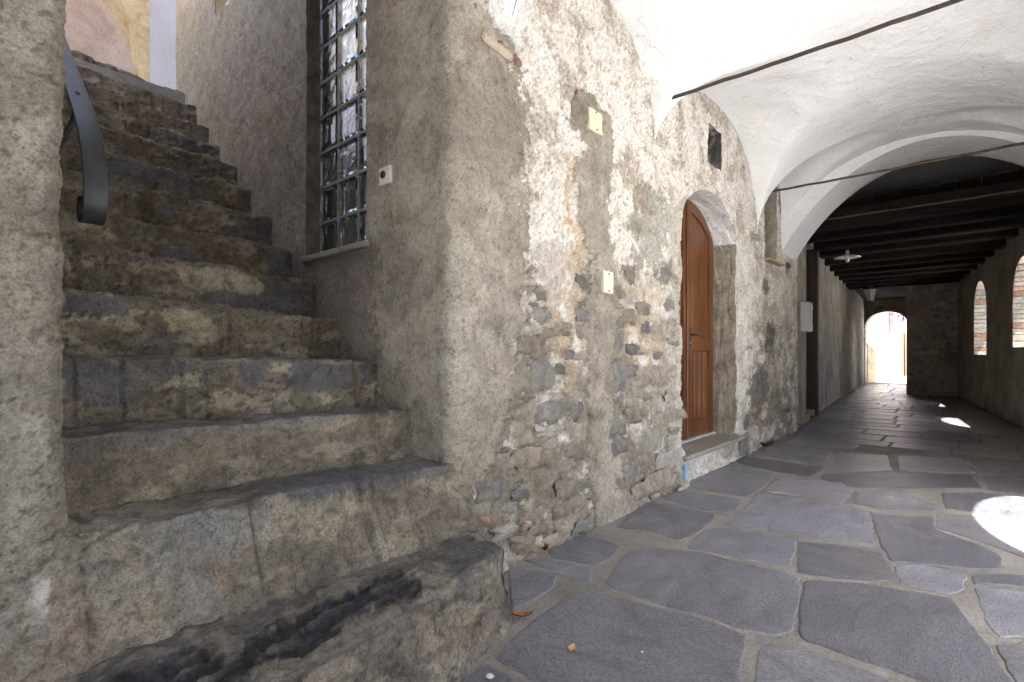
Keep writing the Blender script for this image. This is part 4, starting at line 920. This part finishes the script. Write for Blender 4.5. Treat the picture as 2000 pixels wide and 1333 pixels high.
# ------------------------------------------------------------------ wooden double door
door = thing('arched_door', (DXC, DY, DSILL), 'varnished brown arched wooden double door set deep in the plaster wall', 'door')
def dtop(xv, inset=0.0): return float(arch_top(np.array([xv]), DX0 + .0, DX1 - .0, DSP, DRISE)[0]) - inset - .01
def strip(mb, x0, x1, z0f, z1f, y0, y1, n=14):
    for i in range(n):
        a, b = x0 + (x1 - x0) * i / n, x0 + (x1 - x0) * (i + 1) / n
        mb.add([(a,y0,z0f(a)),(b,y0,z0f(b)),(b,y0,z1f(b)),(a,y0,z1f(a)),(a,y1,z0f(a)),(b,y1,z0f(b)),(b,y1,z1f(b)),(a,y1,z1f(a))], [(0,1,2,3),(5,4,7,6),(0,4,5,1),(3,2,6,7),(0,3,7,4),(1,5,6,2)])
zb0 = DSILL + .012
for side in (-1, 1):
    xa, xb2 = (DX0 + .012, DXC - .003) if side < 0 else (DXC + .003, DX1 - .012)
    leaf = MB(); strip(leaf, xa, xb2, lambda q: zb0, lambda q: dtop(q), DY + .012, DY + .045, 20); lf = leaf.build('door_leaf', M_door, door)
    st = .085
    for (p, q) in ((xa, xa + st), (xb2 - st, xb2)):
        m_ = MB(); strip(m_, p, q, lambda v: zb0, lambda v: dtop(v), DY - .012, DY + .0115, 8); m_.build('stile', M_door, lf)
    for (p, q) in ((zb0, zb0 + .16), (1.02, 1.13)):
        m_ = MB(); m_.bbox(xa + st, xb2 - st, DY - .009, DY + .0112, p, q, .004); m_.build('rail', M_door, lf)
    m_ = MB(); strip(m_, xa + st, xb2 - st, lambda v: dtop(v) - .10, lambda v: dtop(v) - .001, DY - .010, DY + .0113, 14); m_.build('top_rail', M_door, lf)
    pw_ = (xb2 - xa - 2 * st) / 4
    for k in range(4):
        p, q = xa + st + k * pw_ + .0015, xa + st + (k + 1) * pw_ - .0015
        m_ = MB(); m_.bbox(p, q, DY + .002, DY + .0118, zb0 + .165, 1.015, .003); m_.build('panel_board', M_door, lf)
        m_ = MB(); strip(m_, p, q, lambda v: 1.135, lambda v: dtop(v) - .105, DY + .002, DY + .0118, 4); m_.build('panel_board', M_door, lf)
    for (p, q, n_) in ((zb0 + .16, 1.02, 0), (1.13, 0, 1)):      # beads round the panels
        m_ = MB(); z_hi = (lambda v: 1.02) if n_ == 0 else (lambda v: dtop(v) - .10)
        for e in (xa + st, xb2 - st - .012): strip(m_, e, e + .012, lambda v: p, z_hi, DY - .006, DY + .008, 1)
        m_.box(xa + st, xb2 - st, DY - .006, DY + .008, p, p + .012)
        m_.build('bead', M_door, lf)
    if side > 0:
        hx = xa + .045; hz = 1.165
        pl = MB().bbox(hx - .02, hx + .02, DY - .018, DY - .0125, hz - .11, hz + .07, .004).build('handle_plate', M_iron, lf)
        m_ = MB(); m_.tube([(hx, DY - .018, hz), (hx, DY - .055, hz), (hx + .02, DY - .062, hz), (hx + .125, DY - .062, hz - .004)], [.009, .009, .010, .008], 8); m_.build('handle_lever', M_iron, lf, True)
        m_ = MB(); m_.tube([(hx, DY - .018, hz - .075), (hx, DY - .028, hz - .075)], .009, 10); m_.build('lock_cylinder', M_steel, lf, True)
ast = MB().bbox(DXC - .02, DXC + .02, DY - .024, DY - .0125, zb0, dtop(DXC) - .02, .005).build('meeting_strip', M_door, door)
th_ = MB().bbox(DX0 - .06, DX1 + .03, WY - .055, DY + .05, DSILL - .03, DSILL + .004, .008).build('threshold', M_cement, pw)
MB().bbox(DX0 + .01, DX1 - .01, DY - .045, DY + .02, DSILL + .004, DSILL + .024, .004).build('weather_bar', M_greybox, door)
MB().box(DX0 - .1, DX1 + .1, DY + .06, DY + .1, 0, 2.6).build('door_backing', M_door2, door)

# ------------------------------------------------------------------ glass block window
gw = thing('glass_block_window', (SX + .1, 2.6, SILLZ), 'tall window of rippled glass blocks beside the stairs', 'window')
bw = (2.93 - 2.287) / 3; bh = 0.21; gx = SX + 0.105
rows_ = 9
blk = MB(); h_, wd_ = bh / 2 - .008, bw / 2 - .008
blk.bbox(-.034, .034, -wd_, wd_, -h_, h_, .010); bo = blk.build('glass_block', M_glass, None); bm_ = bo.data; bpy.data.objects.remove(bo)
for r_i in range(rows_):
    for c_i in range(3):
        o = bpy.data.objects.new('glass_block', bm_); col.objects.link(o); o.parent = gw
        o.location = (gx - gw.location.x, 2.287 + bw * (c_i + .5) - gw.location.y, bh * (r_i + .5) + .004)
for r_i in range(rows_ + 1):
    MB().box(gx - .028, gx + .028, 2.287, 2.93, SILLZ + r_i * bh - .0075 + .004, SILLZ + r_i * bh + .0075 + .004).build('joint_bar', M_gjoint, gw)
for c_i in range(4):
    yj = 2.287 + bw * c_i
    MB().box(gx - .0275, gx + .0275, yj - .0075, yj + .0075, SILLZ, SILLZ + rows_ * bh).build('joint_post', M_gjoint, gw)

# ------------------------------------------------------------------ small fittings
def face_plate(px0, px1, py0, py1, mat, label, name, screws):
    X0, _, _ = on_y(px0, (py0+py1)/2, WY - .02); X1, _, _ = on_y(px1, (py0+py1)/2, WY - .02); Z1 = on_y(px0, py0, WY - .02)[2]; Z0 = on_y(px0, py1, WY - .02)[2]
    yf = edge_y((X0+X1)/2, (Z0+Z1)/2); o = thing(name, ((X0+X1)/2, yf, Z0), label, 'cover plate')
    MB().bbox(X0, X1, yf - .016, yf + .02, Z0, Z1, .004).build('plate', mat, o)
    for (fx, fz) in screws:
        cx_, cz = X0 + (X1 - X0) * fx, Z0 + (Z1 - Z0) * fz
        MB().tube([(cx_, yf - .0155, cz), (cx_, yf - .019, cz)], .006, 10).build('screw', M_rust, o)
face_plate(1154, 1179, 207, 250, M_cream, 'cream yellow blank cover plate high on the wall near the vault', 'cover_plate', [(.5, .9), (.55, .12)])
face_plate(1180, 1199, 528, 572, M_ivory, 'ivory blank cover plate at mid height on the cement strip', 'cover_plate', [(.5, .88), (.5, .12)])
cb = thing('push_button', (SX, 2.15, 1.78), 'white square switch plate with dark red button beside the glass blocks', 'switch')
pts = [on_x(744, 363, SX - .01), on_x(766, 326, SX - .01)]
y0, y1 = sorted((pts[0][1], pts[1][1])); z0, z1 = sorted((on_x(755, 362, SX-.01)[2], on_x(755, 327, SX-.01)[2]))
MB().bbox(SX - .022, SX + .02, y0, y1, z0, z1, .004).build('plate', M_wplast, cb)
yc, zc = (y0 + y1) / 2 + .003, (z0 + z1) / 2 + .004
MB().tube([(SX - .022, yc, zc), (SX - .026, yc, zc)], .027, 20).build('ring', M_wplast, cb, False)
MB().tube([(SX - .026, yc, zc), (SX - .033, yc, zc), (SX - .037, yc, zc)], [.019, .019, .012], 18).build('button', M_red, cb, True)

# iron handrail
hr = thing('iron_handrail', (0.2, 2.3, 1.45), 'black flat iron handrail curling down beside the pillar', 'handrail')
ctl = [(3.6,2.80),(3.2,2.475),(2.90,2.23),(2.74,2.10),(2.59,1.975),(2.46,1.86),(2.37,1.755),(2.315,1.66),(2.295,1.58),(2.305,1.515),(2.34,1.48),(2.385,1.475),(2.42,1.50),(2.43,1.54),(2.41,1.565),(2.385,1.56)]
pp = []
for i in range(len(ctl) - 1):
    p0, p1, p2, p3 = (np.array(ctl[max(0, min(len(ctl) - 1, i + k))]) for k in (-1, 0, 1, 2))
    for t in np.linspace(0, 1, 6, endpoint=False):
        pp.append(.5 * ((2*p1) + (-p0+p2)*t + (2*p0-5*p1+4*p2-p3)*t*t + (-p0+3*p1-3*p2+p3)*t**3))
pp = np.array(pp); tg = np.gradient(pp, axis=0); tg /= np.linalg.norm(tg, axis=1)[:, None]; nm = np.stack([-tg[:, 1], tg[:, 0]], 1)
mb = MB(); vs = []; X0h, X1h, thk = .325, .395, .005
for p, n_ in zip(pp, nm):
    for (xx, s_) in ((X0h, -1), (X0h + .003, -1.0), (X1h - .003, -1.0), (X1h, -.4), (X1h, .4), (X1h - .003, 1), (X0h + .003, 1), (X0h, .4)):
        q = p + n_ * thk * s_; vs.append((xx, q[0], q[1]))
fs = [(i*8+k, i*8+(k+1) % 8, (i+1)*8+(k+1) % 8, (i+1)*8+k) for i in range(len(pp) - 1) for k in range(8)]
mb.add(vs, fs); mb.build('rail_strap', M_iron, hr, True)
mb = MB(); mb.tube([(.20, 2.78, 1.80), (.26, 2.76, 1.79), (.31, 2.72, 1.83), (.345, 2.66, 1.92), (.355, 2.62, 1.985)], .010, 8); mb.build('bracket', M_iron, hr, True)

for (yb_, zb_, ny_, nz_) in ((2.66, 2.035, -.63, .78), (2.315, 1.60, -1, .1)):
    pb0 = Vector((.36, yb_, zb_)); nb_ = Vector((0, ny_, nz_)).normalized()
    MB().tube([pb0 - nb_ * .012, pb0 + nb_ * .006, pb0 + nb_ * .009], [.009, .009, .006], 10).build('bolt', M_rust, hr, True)
# tie rods across the vault
for (X_, z_, r_, lab, y1_) in ((3.40, 2.78, .0125, 'dark iron tie rod crossing the vault nearest the stairs', 1.60), (6.0, 2.75, .011, 'rusty tie rod in front of the round transverse arch', 1.66), (7.36, 2.67, .011, 'rusty tie rod just inside the dark tunnel behind the arch', 1.80)):
    mb = MB(); n_ = 26; pts_ = [(X_ + .003 * math.sin(i * 1.3), y1_ - (y1_ + .95) * i / n_, z_ - .012 * math.sin(math.pi * i / n_) + .002 * math.sin(i * 2.1)) for i in range(n_ + 1)]
    mb.tube(pts_, r_, 6); tag(mb.build('tie_rod', M_rod if X_ < 5 else M_rust, None, True), lab, 'tie rod', 'iron tie rods across the passage')

# ------------------------------------------------------------------ beamed ceiling
tc = thing('timber_ceiling', (11, .8, 2.6), 'dark old timber ceiling with heavy cross beams over the tunnel', 'ceiling')
bxs = [7.75, 8.5, 9.25, 10.0, 10.8, 11.6, 12.4, 13.2, 14.0, 14.7, 15.3]
for i, bx_ in enumerate(bxs):
    yl = wall_l(bx_) + .3; yr = wall_r(bx_) - .2; L_ = yl - yr; c_ = .10 + .02 * rnd.random(); zb_ = 2.60 + .03 * rnd.random(); tilt = rnd.uniform(-.02, .02)
    Mx = Matrix.Translation((bx_, yr, zb_)) @ Matrix.Rotation(tilt, 4, 'Z')
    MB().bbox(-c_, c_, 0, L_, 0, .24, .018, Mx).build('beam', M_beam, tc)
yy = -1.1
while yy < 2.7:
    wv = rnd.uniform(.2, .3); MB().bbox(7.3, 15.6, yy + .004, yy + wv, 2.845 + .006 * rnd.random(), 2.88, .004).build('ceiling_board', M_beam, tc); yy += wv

# brick courses on the reveals of the tunnel windows
tdir = (rw1 - rw0).normalized(); nout = Vector((tdir.y, -tdir.x))
for (xe, sill_, spring_, rise_, half) in ((10.3, 1.08, 1.75, .55, .675), (13.5, .97, 1.75, .58, .65)):
    base = rw0 + tdir * rs(xe); z = sill_
    k = 0
    while z < spring_ + rise_ * .75:
        hh = rnd.uniform(.055, .10); inset = 0 if z + hh < spring_ else half * (1 - math.sqrt(max(0, 1 - ((z + hh - spring_) / rise_) ** 2)))
        d0 = .0
        while d0 < .42:
            ln = min(rnd.uniform(.16, .27), .42 - d0); pr = .02 + rnd.uniform(0, .018)
            o0 = base + nout * (d0 + .004) - tdir * inset
            q = [o0, o0 + nout * (ln - .008), o0 + nout * (ln - .008) - tdir * pr, o0 - tdir * pr]
            mb = MB(); mb.add([(p.x, p.y, z + .004) for p in q] + [(p.x, p.y, z + hh - .006) for p in q], [(0,3,2,1),(4,5,6,7),(0,1,5,4),(1,2,6,5),(2,3,7,6),(3,0,4,7)])
            mb.build('brick', M_brick if rnd.random() < .3 else M_rubble_p, tr); d0 += ln
        z += hh; k += 1

# doorway in the tunnel, box, lamps
dd = Vector((4.3, .38, 0)).normalized(); Md = Matrix.Translation((7.3, 1.70, 0)) @ Matrix((( dd.x, -dd.y, 0, 0), (dd.y, dd.x, 0, 0), (0, 0, 1, 0), (0, 0, 0, 1)))
td = thing('tunnel_door', (8.7, 1.95, .1), 'dark brown plank door in the shadowed tunnel doorway', 'door')
for k in range(6): MB().bbox(1.05 + k * .158 + .002, 1.05 + (k + 1) * .158 - .002, .26, .30, .1, 2.2, .004, Md).build('plank', M_door2, td)
MB().bbox(1.05, 2.0, .22, .30, 2.2, 2.28, .004, Md).build('transom', M_door2, td)
MB().box(1.05, 2.0, .30, .32, 2.28, 2.62, Md).build('transom_light', M_beam, td)
p = Md @ Vector((1.16, .25, 1.02)); MB().lathe([(.001, -.022), (.016, -.016), (.022, 0), (.016, .016), (.001, .022)], p, 12).build('knob', M_enamel, td, True)
MB().bbox(2.0, 2.14, -.05, .24, .0, 2.75, .01, Md).build('door_post', M_door2, td)
mbx = thing('meter_box', (7.85, 1.70, 1.3), 'pale grey metal box fixed to the tunnel wall beside the arch', 'box')
MB().bbox(.50, .68, -.115, .012, 1.29, 1.69, .006, Md).build('case', M_greybox, mbx)
MB().bbox(.508, .672, -.124, -.116, 1.298, 1.682, .003, Md).build('lid', M_greybox, mbx)
for zz in (1.36, 1.62): MB().bbox(.672, .684, -.13, -.112, zz - .02, zz + .02, .002, Md).build('hinge', M_steel, mbx)
MB().bbox(.525, .545, -.132, -.1245, 1.47, 1.51, .003, Md).build('latch', M_steel, mbx)

pl = thing('pendant_lamp', (9.45, 1.46, 2.46), 'white enamel plate lamp hanging under the tunnel beams', 'lamp')
c = (9.45, 1.46, 2.49)
MB().lathe([(.02, .05), (.03, .03), (.10, .022), (.18, .0), (.182, .003), (.10, .028), (.034, .04), (.02, .06)], c, 32).build('shade', M_enamel, pl, True)
MB().lathe([(.001, .12), (.022, .115), (.026, .06), (.03, .05)], c, 16).build('lamp_holder', M_enamel, pl, True)
MB().lathe([(.001, -.075), (.02, -.068), (.03, -.04), (.022, -.01), (.016, .03)], c, 16).build('bulb', M_lglass, pl, True)
MB().tube([(9.45, 1.46, 2.60), (9.45, 1.46, 2.72), (9.30, 1.46, 2.76), (9.26, 1.46, 2.80)], .005, 6).build('cord', M_beam, pl)
la = thing('wall_lantern', (15.2, 1.87, 2.26), 'six sided wall lantern on a bracket near the exit arch', 'lantern')
lc = Vector((15.2, 1.87, 2.28))
for k in range(6):
    a0, a1 = 2*math.pi*k/6, 2*math.pi*(k+1)/6; r0, r1 = .085, .155
    q = [lc + Vector((r0*math.cos(a0), r0*math.sin(a0), 0)), lc + Vector((r0*math.cos(a1), r0*math.sin(a1), 0)), lc + Vector((r1*math.cos(a1), r1*math.sin(a1), .27)), lc + Vector((r1*math.cos(a0), r1*math.sin(a0), .27))]
    mid = sum(q, Vector()) / 4; inn = (lc + Vector((0, 0, .13)) - mid).normalized() * .006
    MB().add(q + [v + inn for v in q], [(0,1,2,3),(7,6,5,4),(0,4,5,1),(1,5,6,2),(2,6,7,3),(3,7,4,0)]).build('pane', M_lglass, la)
    MB().tube([q[0], q[3]], .007, 6).build('glazing_bar', M_iron, la)
MB().lathe([(.165, .27), (.17, .28), (.06, .35), (.03, .37), (.02, .40), (.001, .41)], lc, 6).build('roof', M_iron, la)
MB().lathe([(.001, -.03), (.03, -.015), (.09, 0)], lc, 6).build('base', M_iron, la)
MB().tube([lc + Vector((0, 0, .40)), lc + Vector((0, .02, .44)), lc + Vector((0, .46, .44))], .012, 8).build('bracket_arm', M_iron, la)
# exit arch ring
for k in range(13):
    a0 = math.pi * (k + .04) / 13; a1 = math.pi * (k + .96) / 13; yc_, hw = 2.95 - .865, .585
    vs = []
    for (rr, xx) in ((0, 20.46), (0, 20.53), (.2, 20.46), (.2, 20.53)):
        for a in (a0, a1): vs.append((xx, yc_ + (hw + .003 + rr) * math.cos(a), 1.85 + (.503 + rr) * math.sin(a)))
    MB().add(vs, [(0,1,3,2),(4,6,7,5),(0,4,5,1),(2,3,7,6),(0,2,6,4),(1,5,7,3)]).build('arch_stone', M_rubble, ew)
# rubble showing in the cross wall
cws = []
for k in range(900):
    yy_, zz_ = rnd.uniform(.30, 1.16), rnd.uniform(.08, 2.55); a_, b_ = rnd.uniform(.05, .13), rnd.uniform(.035, .075)
    if any(abs(yy_ - q[0]) < (a_ + q[2]) * .95 and abs(zz_ - q[1]) < (b_ + q[3]) * .98 for q in cws) or yy_ + a_ > 1.19: continue
    cws.append((yy_, zz_, a_, b_)); mb = MB(); h_ = rnd.uniform(.012, .03); n_ = 12; ks = [rnd.uniform(.82, 1.1) for _ in range(n_)]; vs = [(15.6 - h_, yy_, zz_)]
    for f_, hh_ in ((.7, h_ * .9), (1.0, -.01)):
        for i in range(n_):
            c_, s_ = math.cos(2*math.pi*i/n_), math.sin(2*math.pi*i/n_)
            vs.append((15.6 - hh_, yy_ + a_ * f_ * ks[i] * math.copysign(abs(c_) ** .7, c_), zz_ + b_ * f_ * ks[i] * math.copysign(abs(s_) ** .7, s_)))
    mb.add(vs, [(0, 1 + i, 1 + (i + 1) % n_) for i in range(n_)] + [(1 + i, 1 + n_ + i, 1 + n_ + (i + 1) % n_, 1 + (i + 1) % n_) for i in range(n_)])
    mb.build('stone', (M_rubble_p, M_rubble_b, M_rubble_p, M_tile)[k % 4], cw)
# pale streak on the far left wall
fd = Vector((8.9, .61, 0)).normalized(); Mf = Matrix.Translation((11.6, 2.08, 0)) @ Matrix(((fd.x, -fd.y, 0, 0), (fd.y, fd.x, 0, 0), (0, 0, 1, 0), (0, 0, 0, 1)))
mb = MB(); prof = [(1.9,3.6,.0),(2.1,3.3,.4),(2.2,3.05,.9),(2.3,3.0,1.5),(2.5,2.9,1.55)]
vs = [Mf @ Vector((a, -.012, z)) for a, b, z in prof] + [Mf @ Vector((b, -.012, z)) for a, b, z in prof]; vs += [Mf @ Vector((a, .02, z)) for a, b, z in prof] + [Mf @ Vector((b, .02, z)) for a, b, z in prof]
fs = []
for i in range(4):
    fs += [(i, i+5, i+6, i+1), (i+10, i+11, i+16, i+15), (i, i+1, i+11, i+10), (i+5, i+15, i+16, i+6)]
fs += [(0, 10, 15, 5), (4, 9, 19, 14)]
mb.add(vs, fs).build('plaster_patch', M_rubble_p, tl2)

# ------------------------------------------------------------------ sunlit street outside
hs = thing('street_house', (26, 2.4, 0), 'sunlit white house seen through the exit arch', 'house')
h0, h1 = Vector((21.4, 3.3, 0)), Vector((33, 1.5, 0)); hd = (h1 - h0).normalized(); Mh = Matrix.Translation(h0) @ Matrix(((hd.x, -hd.y, 0, 0), (hd.y, hd.x, 0, 0), (0, 0, 1, 0), (0, 0, 0, 1)))
MB().box(0, 12, 0, 3, -.1, 7, Mh).build('wall', M_white, hs)
def on_h(px, py):   # point on the house front
    a, b, c = ray(px, py); nn = Vector((-hd.y, hd.x, 0)); t = h0.dot(nn) / (a * nn.x + b * nn.y); P = Vector((a*t, b*t, CH + c*t)); return (P - h0).dot(hd), P.z
u0, za = on_h(1735, 619); u1, zb_ = on_h(1743, 650)
MB().bbox(u0, u1, -.06, .02, min(za, zb_), max(za, zb_) + .6, .01, Mh).build('shutter', M_redshut, hs)
u0, za = on_h(1757, 650); u1, _ = on_h(1772, 715)
dr = MB().bbox(u0, u1, -.05, .02, 0, za, .01, Mh).build('door', M_orange, hs)
bo_ = thing('bougainvillea', Mh @ Vector((on_h(1752, 615)[0], -.3, 0)), 'purple flowering climber on the white house front', 'climber')
bl_, lf_ = MB(), MB(); ub, zbn = on_h(1755, 615)
for k in range(500):
    p = Mh @ Vector((ub + rnd.gauss(0, 1.1), -.25 + rnd.gauss(0, .12), zbn + .25 + rnd.gauss(0, .18))); d_ = Vector((rnd.gauss(0,1), rnd.gauss(0,1), rnd.gauss(0,1))).normalized(); e_ = d_.orthogonal() * .05; d_ = d_ * .06
    (bl_ if k % 4 else lf_).add([p, p + d_ + e_, p + d_ * 2, p + d_ - e_], [(0,1,2,3)])
bl_.build('blossom', M_bloom, bo_)['kind'] = 'stuff'; lf_.build('foliage', M_green, bo_)['kind'] = 'stuff'
MB().tube([Mh @ Vector((ub + .6, -.08, -.02)), Mh @ Vector((ub + .5, -.1, 1.2)), Mh @ Vector((ub + .1, -.15, zbn)), Mh @ Vector((ub - .8, -.2, zbn + .3))], [.04, .035, .025, .012], 7).build('stem', M_door2, bo_)
# sloping parapet standing in for the diagonal shadow left of the exit
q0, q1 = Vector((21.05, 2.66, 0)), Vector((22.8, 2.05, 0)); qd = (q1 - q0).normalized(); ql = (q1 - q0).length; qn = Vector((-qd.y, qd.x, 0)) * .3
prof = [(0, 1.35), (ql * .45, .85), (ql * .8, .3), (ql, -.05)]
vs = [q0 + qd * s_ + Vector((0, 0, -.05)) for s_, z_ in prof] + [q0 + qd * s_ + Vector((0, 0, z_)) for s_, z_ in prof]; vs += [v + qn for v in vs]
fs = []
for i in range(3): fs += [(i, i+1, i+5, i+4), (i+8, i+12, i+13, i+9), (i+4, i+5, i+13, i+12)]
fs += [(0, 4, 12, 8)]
tag(MB().add(vs, fs).build('shadow_wedge', M_ochre), 'brown sloping parapet in place of the diagonal shadow outside the exit arch', 'shadow_wedge')

# ------------------------------------------------------------------ leaves and litter on the floor
def leaf(px, py, L_, W_, rot, mat, label, curl=.012, z=.012):
    X, Y, _ = on_z(px, py, z); n_ = 9; vs = []; ca, sa = math.cos(rot), math.sin(rot)
    for i in range(n_):
        t = i / (n_ - 1); wv = W_ * math.sin(math.pi * min(1, t * .96 + .02)) ** .8 * (1 + .15 * math.sin(t * 17))
        for s_ in (-1, 0, 1):
            a, b = (t - .5) * L_, s_ * wv / 2
            zz = z + curl * (abs(s_) * .7 + (2 * t - 1) ** 2 * .8) ; vs.append((X + a*ca - b*sa, Y + a*sa + b*ca, zz))
    vs2 = [(v[0], v[1], v[2] - .0012) for v in vs]; fs = []; m = len(vs)
    for i in range(n_ - 1):
        for k in range(2):
            a = i*3 + k; fs += [(a, a+1, a+4, a+3), (m+a, m+a+3, m+a+4, m+a+1)]
    mb = MB(); mb.add(vs + vs2, fs); o = thing('dry_leaf', (X, Y, 0), label, 'leaf', 'fallen leaves on the paving')
    bl = mb.build('blade', mat, o, True)
    MB().tube([(X - ca*L_*.48, Y - sa*L_*.48, z + curl * .8), (X - ca*L_*.62, Y - sa*L_*.62, z + .002)], [.0016, .001], 5).build('stalk', mat, o)
leaf(1020, 1204, .075, .028, R(-46), M_leafdry, 'brown dry leaf lying against the end of the bottom step')
leaf(1118, 1266, .042, .026, R(20), M_leafyel, 'yellow leaf fragment alone on the big foreground flagstone', .003)
leaf(1064, 1076, .06, .04, R(70), M_leafdry, 'curled brown leaf at the wall foot near the bottom step', .03)
leaf(1494, 871, .16, .08, R(-60), M_leafdry, 'rust red curled leaf by the wall just past the door', .04)
leaf(1508, 869, .12, .07, R(15), M_leafdry, 'second rust red leaf right of the one past the door', .045)
leaf(1560, 833, .12, .06, R(35), M_leafdry, 'small brown leaf at the foot of the far pier', .03)
leaf(1585, 818, .12, .06, R(-15), M_leafdry, 'small brown leaf below the meter box', .03)
def pebble(px, py, r, mat, label):
    X, Y, _ = on_z(px, py, .006); mb = MB(); n_ = 9; pr = [(.001, .55), (.6, .42), (1, .1), (.9, -.2)]
    mb.lathe([(a*r, b*r) for a, b in pr], (X, Y, .010), n_); mb.v = [(v[0] + rnd.uniform(-.2, .2)*r, v[1] + rnd.uniform(-.2, .2)*r, v[2]) for v in mb.v]
    tag(mb.build('pebble', mat, None, True), label, 'pebble')
pebble(957, 1324, .012, M_chalk, 'chalk white pebble at the bottom edge by the step')
pebble(1254, 1276, .005, M_chalk, 'tiny white crumb near the middle of the big foreground flagstone')
